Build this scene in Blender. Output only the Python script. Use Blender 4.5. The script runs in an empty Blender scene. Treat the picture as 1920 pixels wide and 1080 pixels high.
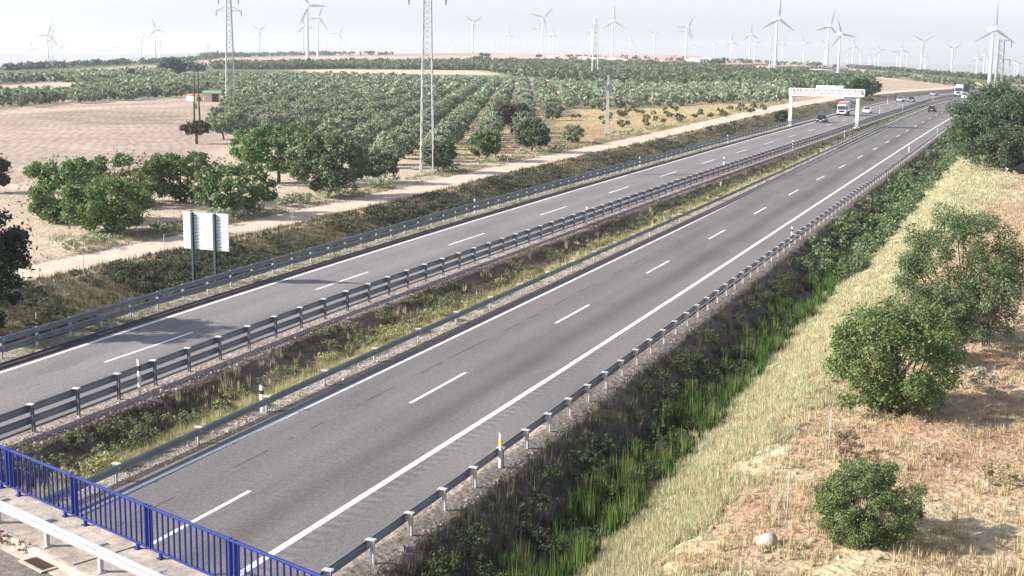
import bpy, math, random
import numpy as np
from mathutils import Matrix, Vector

# ------------------------------------------------------------------ camera, world, sun, exposure
F, PITCH, ROLL, YAW, CH = 2553.0, .1737, .012, .38, 15.0      # focal in px of a 1920 frame, camera height
def rot(d):
    d0, d1, d2 = d
    c, s = math.cos(ROLL), math.sin(ROLL); d0, d1 = c*d0+s*d1, -s*d0+c*d1
    c, s = math.cos(PITCH), math.sin(PITCH); X, Y, Z = d0, c*d2-d1*s, -s*d2-d1*c
    c, s = math.cos(YAW), math.sin(YAW); return (c*X-s*Y, s*X+c*Y, Z)
def ray(px, py): return rot(((px-960)/F, (py-540)/F, 1.0))
scene = bpy.context.scene
cam = bpy.data.cameras.new('camera'); camo = bpy.data.objects.new('camera', cam); scene.collection.objects.link(camo)
r_, d_, f_ = Vector(rot((1, 0, 0))), Vector(rot((0, 1, 0))), Vector(rot((0, 0, 1)))
M = Matrix(((r_.x, -d_.x, -f_.x, 0), (r_.y, -d_.y, -f_.y, 0), (r_.z, -d_.z, -f_.z, CH), (0, 0, 0, 1)))
camo.matrix_world = M
cam.sensor_width = 36; cam.lens = F/1920*36; cam.clip_start = .5; cam.clip_end = 40000
scene.camera = camo

SUN_EL, SUN_AZ = math.radians(28), math.radians(27)      # shadows run towards +X, a little towards +Y
sdir = Vector((math.cos(SUN_EL)*math.cos(SUN_AZ), math.cos(SUN_EL)*math.sin(SUN_AZ), -math.sin(SUN_EL)))
sun = bpy.data.lights.new('sun', 'SUN'); sun.energy = 5.0; sun.angle = math.radians(.6); sun.color = (1, .93, .84)
suno = bpy.data.objects.new('sun', sun); scene.collection.objects.link(suno)
suno.rotation_euler = sdir.to_track_quat('-Z', 'Y').to_euler()
world = bpy.data.worlds.new('World'); scene.world = world; world.use_nodes = True
wn = world.node_tree; bg = wn.nodes['Background']
sky = wn.nodes.new('ShaderNodeTexSky'); sky.sky_type = 'NISHITA'; sky.sun_disc = False
sky.sun_elevation = SUN_EL; sky.sun_rotation = math.atan2(-sdir.x, -sdir.y)
sky.altitude = 600; sky.air_density = 1.0; sky.dust_density = 1.6; sky.ozone_density = 1.0
hs = wn.nodes.new('ShaderNodeHueSaturation'); hs.inputs['Saturation'].default_value = .42; hs.inputs['Value'].default_value = 1.0
vm_ = wn.nodes.new('ShaderNodeVectorMath'); vm_.operation = 'MULTIPLY'; vm_.inputs[1].default_value = (.95, .99, 1.12)
wn.links.new(sky.outputs[0], hs.inputs['Color']); wn.links.new(hs.outputs[0], vm_.inputs[0]); wn.links.new(vm_.outputs[0], bg.inputs[0]); bg.inputs[1].default_value = .108
scene.view_settings.view_transform = 'Standard'; scene.view_settings.look = 'None'
scene.view_settings.exposure = .98; scene.view_settings.gamma = 1
scene.cycles.volume_bounces = 0; scene.cycles.max_bounces = 6; scene.cycles.transparent_max_bounces = 8

# ------------------------------------------------------------------ helpers
R = np.random.default_rng(7); random.seed(7)
C = scene.collection
def mat(name, col, rough=.7, metal=0, noise=None, attr=False, bump=0, bscale=20, transl=0, ovar=0, spec=.3):
    m = bpy.data.materials.new(name); m.use_nodes = True; n = m.node_tree; b = n.nodes['Principled BSDF']
    b.inputs['Roughness'].default_value = rough; b.inputs['Metallic'].default_value = metal
    b.inputs['Specular IOR Level'].default_value = spec
    src = None
    if attr:
        a = n.nodes.new('ShaderNodeAttribute'); a.attribute_name = 'Col'; src = a.outputs[0]
    else:
        a = n.nodes.new('ShaderNodeRGB'); a.outputs[0].default_value = (*col, 1); src = a.outputs[0]
    geo = n.nodes.new('ShaderNodeTexCoord')
    if noise:
        for sc, amt in noise:
            t = n.nodes.new('ShaderNodeTexNoise'); t.inputs['Scale'].default_value = sc; t.inputs['Detail'].default_value = 5
            n.links.new(geo.outputs['Object'], t.inputs['Vector'])
            mr = n.nodes.new('ShaderNodeMapRange'); mr.inputs[1].default_value = .3; mr.inputs[2].default_value = .7
            mr.inputs[3].default_value = 1-amt; mr.inputs[4].default_value = 1+amt
            n.links.new(t.outputs[0], mr.inputs[0])
            v = n.nodes.new('ShaderNodeVectorMath'); v.operation = 'SCALE'
            n.links.new(src, v.inputs[0]); n.links.new(mr.outputs[0], v.inputs['Scale']); src = v.outputs[0]
    if ovar:
        oi = n.nodes.new('ShaderNodeObjectInfo'); mr = n.nodes.new('ShaderNodeMapRange')
        mr.inputs[3].default_value = 1-ovar; mr.inputs[4].default_value = 1+ovar
        n.links.new(oi.outputs['Random'], mr.inputs[0])
        v = n.nodes.new('ShaderNodeVectorMath'); v.operation = 'SCALE'
        n.links.new(src, v.inputs[0]); n.links.new(mr.outputs[0], v.inputs['Scale']); src = v.outputs[0]
    n.links.new(src, b.inputs['Base Color'])
    if bump:
        t = n.nodes.new('ShaderNodeTexNoise'); t.inputs['Scale'].default_value = bscale; t.inputs['Detail'].default_value = 6
        n.links.new(geo.outputs['Object'], t.inputs['Vector'])
        bp = n.nodes.new('ShaderNodeBump'); bp.inputs['Distance'].default_value = bump; bp.inputs['Strength'].default_value = 1
        n.links.new(t.outputs[0], bp.inputs['Height']); n.links.new(bp.outputs[0], b.inputs['Normal'])
    if transl:
        out = n.nodes['Material Output']; tr = n.nodes.new('ShaderNodeBsdfTranslucent'); mx = n.nodes.new('ShaderNodeMixShader')
        mx.inputs[0].default_value = transl; n.links.new(src, tr.inputs[0]); n.links.new(b.outputs[0], mx.inputs[1])
        n.links.new(tr.outputs[0], mx.inputs[2]); n.links.new(mx.outputs[0], out.inputs[0])
    return m
def mesh_np(name, V, Fc, m, parent=None, col=None, k=None, smooth=False, link=True):
    V = np.asarray(V, np.float32); Fc = np.asarray(Fc, np.int32); k = Fc.shape[1]
    me = bpy.data.meshes.new(name); me.vertices.add(len(V)); me.vertices.foreach_set('co', V.ravel())
    me.loops.add(Fc.size); me.loops.foreach_set('vertex_index', Fc.ravel())
    me.polygons.add(len(Fc)); me.polygons.foreach_set('loop_start', np.arange(0, Fc.size, k, dtype=np.int32))
    me.polygons.foreach_set('use_smooth', np.full(len(Fc), smooth))
    if col is not None:
        ca = me.color_attributes.new('Col', 'FLOAT_COLOR', 'POINT'); cc = np.ones((len(V), 4), np.float32); cc[:, :col.shape[1]] = col
        ca.data.foreach_set('color', cc.ravel())
    me.update(calc_edges=True); me.materials.append(m)
    o = bpy.data.objects.new(name, me)
    if link: C.objects.link(o)
    if parent: o.parent = parent
    return o
class MB:
    def __init__(s): s.v = []; s.f = []
    def add(s, vs, fs):
        b = len(s.v); s.v += [tuple(v) for v in vs]; s.f += [tuple(b+i for i in f) for f in fs]; return s
    def hexa(s, p):   # 8 points: bottom 4, top 4
        return s.add(p, [(3, 2, 1, 0), (4, 5, 6, 7), (0, 1, 5, 4), (1, 2, 6, 5), (2, 3, 7, 6), (3, 0, 4, 7)])
    def box(s, x0, x1, y0, y1, z0, z1):
        return s.hexa([(x0, y0, z0), (x1, y0, z0), (x1, y1, z0), (x0, y1, z0), (x0, y0, z1), (x1, y0, z1), (x1, y1, z1), (x0, y1, z1)])
    def bar(s, a, b, w, h=None):
        a, b = Vector(a), Vector(b); h = h or w; d = (b-a).normalized()
        u = d.cross(Vector((0, 0, 1)));
        if u.length < 1e-3: u = Vector((1, 0, 0))
        u.normalize(); n = u.cross(d); P = []
        for c in (a, b):
            for i, j in ((-1, -1), (1, -1), (1, 1), (-1, 1)): P.append(c+u*i*w/2+n*j*h/2)
        return s.hexa(P)
    def tube(s, pts, rs, n=8, cap=True):
        pts = [Vector(p) for p in pts]; b = len(s.v); pu = None
        for i, p in enumerate(pts):
            d = (pts[min(i+1, len(pts)-1)]-pts[max(i-1, 0)]).normalized()
            u = pu if pu is not None else (Vector((1, 0, 0)) if abs(d.x) < .9 else Vector((0, 1, 0)))
            u = (u-d*u.dot(d)).normalized(); w = d.cross(u); pu = u
            for k in range(n):
                a = 2*math.pi*k/n; s.v.append(tuple(p+(u*math.cos(a)+w*math.sin(a))*rs[i]))
        for i in range(len(pts)-1):
            for k in range(n): s.f.append((b+i*n+k, b+i*n+(k+1) % n, b+(i+1)*n+(k+1) % n, b+(i+1)*n+k))
        if cap: s.f.append(tuple(b+k for k in range(n))[::-1]); s.f.append(tuple(b+(len(pts)-1)*n+k for k in range(n)))
        return s
    def build(s, name, m, parent=None, smooth=False, bevel=0):
        me = bpy.data.meshes.new(name); me.from_pydata(s.v, [], s.f); me.materials.append(m)
        if smooth:
            me.polygons.foreach_set('use_smooth', [True]*len(me.polygons))
        o = bpy.data.objects.new(name, me); C.objects.link(o)
        if parent: o.parent = parent
        if bevel:
            bv = o.modifiers.new('bevel', 'BEVEL'); bv.width = bevel; bv.segments = 2; bv.limit_method = 'ANGLE'
        return o
def thing(name, label, cat, loc=(0, 0, 0), rz=0, group=None):
    o = bpy.data.objects.new(name, None); C.objects.link(o); o.location = loc; o.rotation_euler = (0, 0, rz); o.empty_display_size = .3
    return tag(o, label, cat, group)
def tag(o, label, cat, group=None, kind=None):
    if label: o['label'] = label
    if cat: o['category'] = cat
    if group: o['group'] = group
    if kind: o['kind'] = kind
    return o
def struct(o): o['kind'] = 'structure'; return o
def stuff(o, label, cat): o['kind'] = 'stuff'; o['label'] = label; o['category'] = cat; return o
def copy_tree(o, parent=None):
    kids = list(o.children); c = o.copy(); C.objects.link(c)
    if parent: c.parent = parent
    for ch in kids: copy_tree(ch, c)
    return c

# ------------------------------------------------------------------ the lie of the land
def crv(tbl, sm=6):
    ys, xs = np.array(tbl).T
    def f(Y):
        Y = np.asarray(Y, float); return sum(np.interp(Y+o, ys, xs) for o in (-sm, -sm/2, 0, sm/2, sm))/5
    return f
fR = crv([(0, -20.9), (57, -21.1), (83, -21.4), (151, -22.4), (235, -23.6), (306, -24.4), (400, -25.1), (460, -24.6), (520, -21.5), (580, -14), (650, 0), (720, 20), (800, 52), (900, 100)])
fL = crv([(0, -28.2), (52, -28.7), (73, -29), (114, -29.7), (170, -30.9), (220, -32), (271, -33.2), (340, -34.2), (438, -34.6), (485, -32.8), (540, -28), (600, -19), (670, -3), (740, 17), (820, 47), (900, 80)])
NRx = crv([(0, -17.8), (44, -18), (55, -18.2), (90, -18.8), (144, -19.6), (200, -20.3), (254, -21.1), (320, -21.9), (400, -22.6), (460, -22.2), (520, -19), (580, -11.5), (650, 2.6), (720, 22.6), (800, 55), (900, 103)])
NLx = crv([(0, -29.2), (37, -29.6), (52, -30), (68, -30.3), (92, -30.7), (140, -31.4), (175, -32), (218, -32.9), (292, -34.4), (346, -35.3), (438, -35.6), (485, -33.9), (540, -29), (600, -20), (670, -4), (740, 16), (820, 46), (900, 79)])
ORx = crv([(0, -36), (41, -36.5), (52, -37), (62, -37.5), (75, -37.8), (110, -38.2), (150, -38.6), (200, -38.8), (330, -39.2), (450, -39.2), (500, -37), (560, -31), (620, -22), (700, -2), (800, 30), (900, 64)])
fOL = crv([(0, -43.2), (48, -44.5), (54, -45), (67, -45.8), (84, -46.6), (105, -47.4), (137, -48.3), (188, -49.2), (242, -50), (314, -50.5), (389, -50.8), (450, -50.2), (500, -47.6), (550, -42), (620, -31), (700, -12), (800, 18), (900, 52)])
OLx = lambda Y: fOL(Y)-2.15
trN = crv([(0, -62), (67, -60.5), (100, -60.5), (127, -61), (154, -62.6), (188, -63.7), (247, -65), (311, -67), (388, -68.6), (500, -67), (560, -60), (640, -46), (720, -25), (900, 40)])
trF = lambda Y: trN(Y)-np.interp(Y, [0, 100, 235, 420, 900], [3.6, 4.4, 4.8, 8, 8])

hzp = [(-300, 133), (0, 128), (160, 122), (320, 110), (480, 105), (640, 101), (960, 99), (1280, 103), (1500, 118), (1700, 133), (1900, 153), (2200, 175)]
HT = []; HD = []
for p in hzp:
    d = ray(*p); HT.append(math.atan2(d[0], d[1])); HD.append(-d[2]/math.hypot(d[0], d[1]))
def sstep(t): t = np.clip(t, 0, 1); return t*t*(3-2*t)
def zfar(X, Y):
    th = np.arctan2(X, np.maximum(Y, 1)); dep = np.interp(th, HT, HD); r = np.hypot(X, Y)
    rc = np.minimum(CH/dep, 2400); zc = CH-dep*rc
    a = zc*sstep((r-500)/np.maximum(rc-500, 100)); b = CH-dep*r-.006*(r-rc)
    return np.maximum(np.where(r < rc, a, np.minimum(b, zc)), -145)
def wob(X, Y):     # cheap smooth unevenness
    return .5*np.sin(X*.9+1.3*np.sin(Y*.37))*np.sin(Y*.8+np.sin(X*.5))+.5*np.sin(X*2.3+Y*1.1)*np.sin(Y*1.9-X*.7)
def zt(X, Y):
    X = np.asarray(X, float); Y = np.asarray(Y, float)
    nr, nl, orr, ol, tn, tf, r_, l_, o_ = NRx(Y), NLx(Y), ORx(Y), OLx(Y), trN(Y), trF(Y), fR(Y), fL(Y), fOL(Y)
    z = np.full(np.broadcast(X, Y).shape, .0)
    def seg(x0, x1, z0, z1):
        nonlocal z
        t = (X-x0)/np.maximum(x1-x0, 1e-3); z = np.where((t >= 0) & (t <= 1), z0+(z1-z0)*sstep(t)*.5+(z1-z0)*np.clip(t, 0, 1)*.5, z)
    u = X-nr
    seg(tf-2, tf, .15, .0); seg(tn, tn+2.2, .0, .25)
    seg(tn+2.2, ol-2.6, .25, -.95); seg(ol-2.6, ol-.5, -.95, -.02)
    z = np.where((X > ol-.5) & (X < orr+.7), -.06, z)
    m = orr+(nl-orr)*.5
    seg(orr+.7, m, -.03, -.85); seg(m, nl-.7, -.85, -.03)
    z = np.where((X > nl-.7) & (X < nr+.5), -.06, z)
    seg(nr+.5, nr+3.3, -.06, -1.75); seg(nr+3.3, nr+4.2, -1.75, -1.75); seg(nr+4.2, nr+9.5, -1.75, .35); seg(nr+9.5, nr+14, .35, .7)
    z = np.where(X > nr+14, .7, z); z = np.where(X < tf-2, .15, z)
    off = ((X < ol-1.2) & ((X < tf-.5) | (X > tn+.5))) | ((X > orr+1.2) & (X < nl-1)) | (X > nr+1)
    rough = np.where(X > nr+1, .10, .07)
    z = z+np.where(off, wob(X, Y)*rough, 0)
    near = 1-sstep((np.hypot(X, Y)-500)/500)
    return z*near+zfar(X, Y)
def at(px, py, dz=0):     # the point of the land seen at a pixel of the photograph
    d = ray(px, py); z = 0.
    for i in range(14):
        t = (z+dz-CH)/min(d[2], -1e-4); X, Y = t*d[0], t*d[1]; zn = float(zt(X, Y)); z = z*.5+zn*.5 if i > 3 else zn
    return Vector((X, Y, z))
def zrow(g, py, lo=-2, hi=120):   # height above z=0 of a vertical at g whose image reaches row py
    for _ in range(50):
        m = (lo+hi)/2; X, Y, Z = g[0], g[1], m-CH
        v = Vector((X, Y, Z)); y = 540+F*v.dot(d_)/v.dot(f_)
        if y > py: lo = m
        else: hi = m
    return lo
def proj(X, Y, Z):
    Z = Z-CH; a = X*f_.x+Y*f_.y+Z*f_.z
    return 960+F*(X*r_.x+Y*r_.y+Z*r_.z)/a, 540+F*(X*d_.x+Y*d_.y+Z*d_.z)/a
def inpoly(X, Y, poly):
    ins = np.zeros(X.shape, bool); n = len(poly)
    for i in range(n):
        x0, y0 = poly[i]; x1, y1 = poly[(i+1) % n]
        if y0 == y1: continue
        c = ((y0 > Y) != (y1 > Y)) & (X < (x1-x0)*(Y-y0)/(y1-y0)+x0); ins ^= c
    return ins
def wpoly(pp): return [tuple(at(*p)[:2]) for p in pp]

# ------------------------------------------------------------------ ground sheet
def axis(parts):
    o = []
    for a, b, s, g in parts:
        x = a
        while x < b: o.append(x); x += s; s *= g
    return o
xs = np.array([-x for x in axis([(75, 400, 1.2, 1.03), (400, 9000, 11, 1.045)])][::-1]+axis([(-75, 12, .42, 1), (12, 5000, .6, 1.05)]))
ys = np.array(axis([(-300, 10, 20, 1), (10, 150, .55, 1), (150, 500, .8, 1.012), (500, 9500, 6, 1.03)]))
GX, GY = np.meshgrid(xs, ys); GZ = zt(GX, GY)
GZ += np.where((GX > NRx(GY)+4) & (GY < 160), R.normal(0, .032, GX.shape), 0)
col = np.zeros(GX.shape+(3,)); col[:] = (.47, .38, .295)
def n2(s): return .5+.5*wob(GX*s+3, GY*s+1)
def paint(mask, c, w=1): 
    mk = (np.asarray(mask, float)*w)[..., None]; col[:] = col*(1-mk)+np.array(c)*mk
def ppoly(pp, c, w=1): paint(inpoly(GX, GY, wpoly(pp)), c, w)
far = np.hypot(GX, GY) > 1300
paint(np.hypot(GX, GY) > 620, (.13, .16, .09))
paint(far, (.34, .29, .22))
ppoly([(-200, 214), (0, 205), (200, 194), (350, 188), (430, 192), (470, 215), (440, 235), (400, 300), (250, 330), (0, 345), (-300, 360)], (.40, .315, .26))
plough = inpoly(GX, GY, wpoly([(-200, 214), (0, 207), (200, 196), (350, 192), (410, 200), (390, 250), (380, 300), (250, 325), (0, 345), (-300, 360)])).astype(float)
ppoly([(1035, 290), (1035, 215), (1150, 200), (1480, 190), (1500, 197), (1440, 215), (1250, 245), (1100, 275)], (.43, .345, .20))
ppoly([(1035, 290), (1050, 240), (1130, 235), (1180, 262), (1100, 290)], (.40, .27, .19))
ppoly([(60, 212), (250, 203), (350, 215), (345, 232), (200, 236), (90, 224)], (.29, .24, .18), .25+.75*(n2(.16) > .52))
paint(plough, (.33, .26, .22), .35*sstep((n2(.11)-.45)*4))
G1, G2, P1, P2 = (.11, .14, .075), (.17, .2, .11), (.55, .44, .34), (.5, .36, .30)
for pp, c in [
    ([(0, 160), (100, 157), (165, 155), (160, 164), (100, 168), (0, 174)], P1), ([(122, 164), (160, 158), (165, 163), (120, 168)], P1),
    ([(0, 139), (54, 138), (54, 142), (0, 144)], P1), ([(150, 131), (300, 121), (304, 126), (150, 136)], P1),
    ([(0, 130), (300, 113), (300, 121), (0, 137)], G1),
    ([(372, 121), (560, 110), (560, 116), (400, 124)], P1), ([(372, 112), (560, 107), (560, 111), (372, 121)], P2),
    ([(560, 107), (900, 105), (900, 111), (560, 113)], P2), ([(560, 113), (900, 111), (900, 115), (560, 117)], (.33, .36, .2)),
    ([(900, 104), (1060, 103), (1060, 110), (900, 112)], P2), ([(930, 110), (1220, 112), (1220, 117), (930, 118)], (.42, .42, .27)),
    ([(1060, 103), (1350, 109), (1350, 116), (1060, 112)], P2), ([(1350, 112), (1480, 117), (1490, 130), (1350, 126)], P2),
    ([(560, 130), (900, 132), (960, 144), (900, 140), (640, 139), (560, 137)], P1), ([(0, 207), (430, 189), (430, 194), (0, 213)], (.5, .38, .31)),
    ([(1480, 126), (1580, 132), (1570, 140), (1480, 134)], P1),
    ([(1590, 127), (1700, 138), (1850, 157), (1850, 166), (1700, 147), (1590, 137)], P2),
    ([(1600, 139), (1850, 168), (1850, 172), (1600, 143)], P1),
    ([(1720, 146), (2000, 172), (2000, 180), (1850, 170)], (.52, .47, .26)), ([(1590, 123), (2000, 157), (2000, 163), (1700, 136), (1590, 128)], G1),
    ([(1590, 142), (1830, 172), (1780, 176), (1590, 158)], G2),
    ([(1000, 145), (1090, 143), (1100, 152), (1000, 152)], P2), ([(1160, 145), (1240, 142), (1380, 155), (1300, 165), (1160, 158)], P1),
    ([(1420, 160), (1480, 150), (1700, 150), (1800, 160), (1800, 178), (1640, 176), (1560, 195), (1430, 205)], (.42, .33, .25))]:
    ppoly(pp, c)
# belts along the road
nr, nl, orr, ol, tn, tf = NRx(GY), NLx(GY), ORx(GY), OLx(GY), trN(GY), trF(GY)
rd = (GY < 900)
paint((GX > tf-1) & (GX < nr+30) & rd & (GY > 500), (.36, .30, .2))
paint((GX > tf) & (GX < tn) & rd, (.56, .455, .37))
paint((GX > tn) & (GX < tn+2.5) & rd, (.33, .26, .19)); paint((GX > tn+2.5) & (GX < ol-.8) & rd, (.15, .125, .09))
paint((GX > ol-.9) & (GX < ol+2.2) & rd, (.27, .25, .21))
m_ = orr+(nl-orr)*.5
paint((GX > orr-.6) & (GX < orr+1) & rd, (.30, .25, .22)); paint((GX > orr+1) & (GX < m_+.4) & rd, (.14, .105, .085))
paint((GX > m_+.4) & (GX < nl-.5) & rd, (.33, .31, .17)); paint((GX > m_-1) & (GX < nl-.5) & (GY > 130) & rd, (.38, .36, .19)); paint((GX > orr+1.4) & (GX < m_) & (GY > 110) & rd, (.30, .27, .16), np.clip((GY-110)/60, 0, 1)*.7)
paint((GX > nl-.5) & (GX < nl+1.5) & rd, (.30, .27, .24))
paint((GX > nr-.6) & (GX < nr+.8) & rd, (.17, .15, .13)); paint((GX > nr+.8) & (GX < nr+3.6) & rd, (.125, .10, .09))
paint((GX > nr+3.6) & (GX < nr+4.6) & rd, (.12, .13, .06)); paint((GX > nr+4.6) & (GX < nr+15) & rd, (.42, .42, .28))
edge = nr+np.interp(GY, [30, 60, 110, 170], [7.6, 8.6, 11.5, 14.5])+2.2*wob(GX*.5, GY*.45)
dry = (GX > edge) & (GX < 160) & (GY < 480)
paint(dry, (.42, .295, .195)); paint(dry, (.32, .20, .13), sstep((n2(.45)-.55)*3)*.8); paint(dry, (.46, .41, .26), sstep((n2(.21)-.5)*3)*.6)
gr = R.normal(1, .07, GX.shape)[..., None]; col *= np.clip(gr, .75, 1.25)
ny, nx = GX.shape; idx = np.arange(nx*ny).reshape(ny, nx)
quads = np.stack([idx[:-1, :-1], idx[:-1, 1:], idx[1:, 1:], idx[1:, :-1]], -1).reshape(-1, 4)
m_ground = mat('ground', (1, 1, 1), .95, noise=[(.04, .12), (.35, .13), (1.6, .14), (6, .22)], attr=True, bump=.16, bscale=4, spec=.1)
n = m_ground.node_tree      # plough furrows where the field mask (alpha) is set
b = n.nodes['Principled BSDF']; src = b.inputs['Base Color'].links[0].from_socket
at_ = [x for x in n.nodes if x.type == 'ATTRIBUTE'][0]; tc = [x for x in n.nodes if x.type == 'TEX_COORD'][0]
mp = n.nodes.new('ShaderNodeMapping'); mp.inputs['Rotation'].default_value = (0, 0, -.62)
wv = n.nodes.new('ShaderNodeTexWave'); wv.inputs['Scale'].default_value = .2; wv.inputs['Distortion'].default_value = 9; wv.inputs['Detail'].default_value = 3; wv.inputs['Detail Scale'].default_value = .35
n.links.new(tc.outputs['Object'], mp.inputs[0]); n.links.new(mp.outputs[0], wv.inputs[0])
ma = n.nodes.new('ShaderNodeMath'); ma.operation = 'MULTIPLY_ADD'; ma.inputs[1].default_value = .17; ma.inputs[2].default_value = -.12; n.links.new(wv.outputs['Fac'], ma.inputs[0])
mb = n.nodes.new('ShaderNodeMath'); mb.operation = 'MULTIPLY'; n.links.new(ma.outputs[0], mb.inputs[0]); n.links.new(at_.outputs['Alpha'], mb.inputs[1])
mc = n.nodes.new('ShaderNodeMath'); mc.operation = 'ADD'; mc.inputs[1].default_value = 1; n.links.new(mb.outputs[0], mc.inputs[0])
vs_ = n.nodes.new('ShaderNodeVectorMath'); vs_.operation = 'SCALE'; n.links.new(src, vs_.inputs[0]); n.links.new(mc.outputs[0], vs_.inputs['Scale']); n.links.new(vs_.outputs[0], b.inputs['Base Color'])
col4 = np.concatenate([col, plough[..., None]], -1).reshape(-1, 4)
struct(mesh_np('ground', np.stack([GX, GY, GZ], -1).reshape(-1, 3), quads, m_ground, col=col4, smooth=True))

# far hazy ridges beyond the plateau
def ridge(rad, rows, seed, nm):
    rr = np.random.default_rng(seed); V = []; px = np.linspace(-500, 2400, 160)
    ph = rr.uniform(0, 6, 6)
    for i, p in enumerate(px):
        row = np.interp(p, *zip(*rows))+3*math.sin(p*.011+ph[0])+1.6*math.sin(p*.031+ph[1])+.7*math.sin(p*.083+ph[2])
        d = ray(p, row); h = math.hypot(d[0], d[1]); ux, uy = d[0]/h, d[1]/h; zc = CH+d[2]/h*rad
        for k, (dr, f) in enumerate(((-2200, 0), (-1300, .35), (-600, .75), (0, 1), (700, .8), (2000, 0))):
            q = rad+dr; V.append((ux*q, uy*q, -146+(zc+146)*f+(rr.normal(0, 3) if 0 < f < 1 else 0)))
    K = 6; I = np.arange(len(px)*K).reshape(-1, K)
    Q = np.stack([I[:-1, :-1], I[1:, :-1], I[1:, 1:], I[:-1, 1:]], -1).reshape(-1, 4)
    struct(mesh_np(nm, V, Q, mat('hill_soil', (.2, .19, .15), .95, noise=[(.002, .3)]), smooth=True))
ridge(8200, [(-500, 122), (0, 116), (320, 104), (640, 101), (1280, 106), (1500, 121), (1900, 138), (2400, 158)], 3, 'hills')
ridge(10800, [(-500, 108), (0, 106), (320, 96), (640, 101), (1280, 104), (1500, 116), (1900, 126), (2400, 140)], 5, 'hills')

# ------------------------------------------------------------------ carriageways
YR = np.array(axis([(8, 200, 2.5, 1), (200, 760, 4, 1.01)]))
def strip(name, fa, fb, z, m, nlat=2, uv=True, Yv=None, thick=.12):
    Yv = YR if Yv is None else Yv; a, b = fa(Yv), fb(Yv); V = []; UV = []
    zf = zfar((a+b)/2, Yv)
    for j in range(nlat+1):
        t = j/nlat; V.append(np.stack([a+(b-a)*t, Yv, zf+z], -1)); UV.append(np.stack([a*0+(b-a)*t, Yv, Yv*0], -1))
    if thick:
        V = [np.stack([a, Yv, zf+z-thick], -1)]+V+[np.stack([b, Yv, zf+z-thick], -1)]; UV = [UV[0]]+UV+[UV[-1]]
    K = len(V); V = np.stack(V, 1).reshape(-1, 3); U = np.stack(UV, 1).reshape(-1, 3)
    I = np.arange(len(V)).reshape(-1, K); Q = np.stack([I[:-1, :-1], I[:-1, 1:], I[1:, 1:], I[1:, :-1]], -1).reshape(-1, 4)
    o = mesh_np(name, V, Q, m)
    at2 = o.data.attributes.new('lane', 'FLOAT_VECTOR', 'POINT'); at2.data.foreach_set('vector', U.astype(np.float32).ravel())
    return struct(o)
def asphalt(name, base, bands, rumble=None, crack=None):
    m = bpy.data.materials.new(name); m.use_nodes = True; n = m.node_tree; b = n.nodes['Principled BSDF']; L = n.links.new
    b.inputs['Roughness'].default_value = .85; b.inputs['Specular IOR Level'].default_value = .25
    a = n.nodes.new('ShaderNodeAttribute'); a.attribute_name = 'lane'
    sp = n.nodes.new('ShaderNodeSeparateXYZ'); L(a.outputs['Vector'], sp.inputs[0])
    def math_(op, x, y=None, c=None):
        k = n.nodes.new('ShaderNodeMath'); k.operation = op
        for i, v in enumerate((x, y, c)):
            if v is None: continue
            if isinstance(v, (int, float)): k.inputs[i].default_value = v
            else: L(v, k.inputs[i])
        return k.outputs[0]
    def noise(scale, sx=1, sy=1, det=5):
        mp = n.nodes.new('ShaderNodeMapping'); mp.inputs['Scale'].default_value = (sx, sy, 1); L(a.outputs['Vector'], mp.inputs[0])
        t = n.nodes.new('ShaderNodeTexNoise'); t.inputs['Scale'].default_value = scale; t.inputs['Detail'].default_value = det; L(mp.outputs[0], t.inputs[0]); return t.outputs[0]
    u, v = sp.outputs[0], sp.outputs[1]
    n1 = noise(.5, 1, .12); n2_ = noise(5); n3 = noise(.25, 1, .4); n4 = noise(16, 1, .8, 3)
    val = math_('MULTIPLY_ADD', n1, .5, .75)
    val = math_('MULTIPLY', val, math_('MULTIPLY_ADD', n2_, .8, .6))
    val = math_('MULTIPLY', val, math_('MULTIPLY_ADD', n3, .36, .82))
    val = math_('MULTIPLY', val, math_('MULTIPLY_ADD', n4, 1.3, .35))
    pt = math_('GREATER_THAN', noise(.16, 1, .35, 2), .6); val = math_('MULTIPLY', val, math_('SUBTRACT', 1, math_('MULTIPLY', pt, .09)))
    for c0, w, amt in bands:
        uu = math_('ADD', u, math_('MULTIPLY_ADD', n1, .8, -.4))
        q = math_('DIVIDE', math_('SUBTRACT', uu, c0), w); g = math_('POWER', 2.718, math_('MULTIPLY', math_('MULTIPLY', q, q), -1))
        val = math_('MULTIPLY', val, math_('SUBTRACT', 1, math_('MULTIPLY', g, amt)))
    if crack:
        for c0, amt in crack:
            wig = noise(.08, 1, 1, 6); uu = math_('ADD', u, math_('MULTIPLY_ADD', wig, .5, -.25))
            q = math_('LESS_THAN', math_('ABSOLUTE', math_('SUBTRACT', uu, c0)), .05)
            on = math_('GREATER_THAN', noise(.3, .1, 1), .5); val = math_('MULTIPLY', val, math_('SUBTRACT', 1, math_('MULTIPLY', math_('MULTIPLY', q, on), amt)))
    if rumble:
        q = math_('LESS_THAN', math_('ABSOLUTE', math_('SUBTRACT', u, rumble)), .3)
        st = math_('SINE', math_('MULTIPLY', v, 2*math.pi/.65)); on = math_('MULTIPLY', q, math_('MULTIPLY_ADD', st, .16, .02))
        val = math_('MULTIPLY', val, math_('ADD', 1, on))
    rgb = n.nodes.new('ShaderNodeRGB'); rgb.outputs[0].default_value = (*base, 1)
    vm = n.nodes.new('ShaderNodeVectorMath'); vm.operation = 'SCALE'; L(rgb.outputs[0], vm.inputs[0]); L(val, vm.inputs['Scale']); L(vm.outputs[0], b.inputs['Base Color'])
    bp = n.nodes.new('ShaderNodeBump'); bp.inputs['Distance'].default_value = .01; L(n4, bp.inputs['Height']); L(bp.outputs[0], b.inputs['Normal'])
    return m
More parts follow.
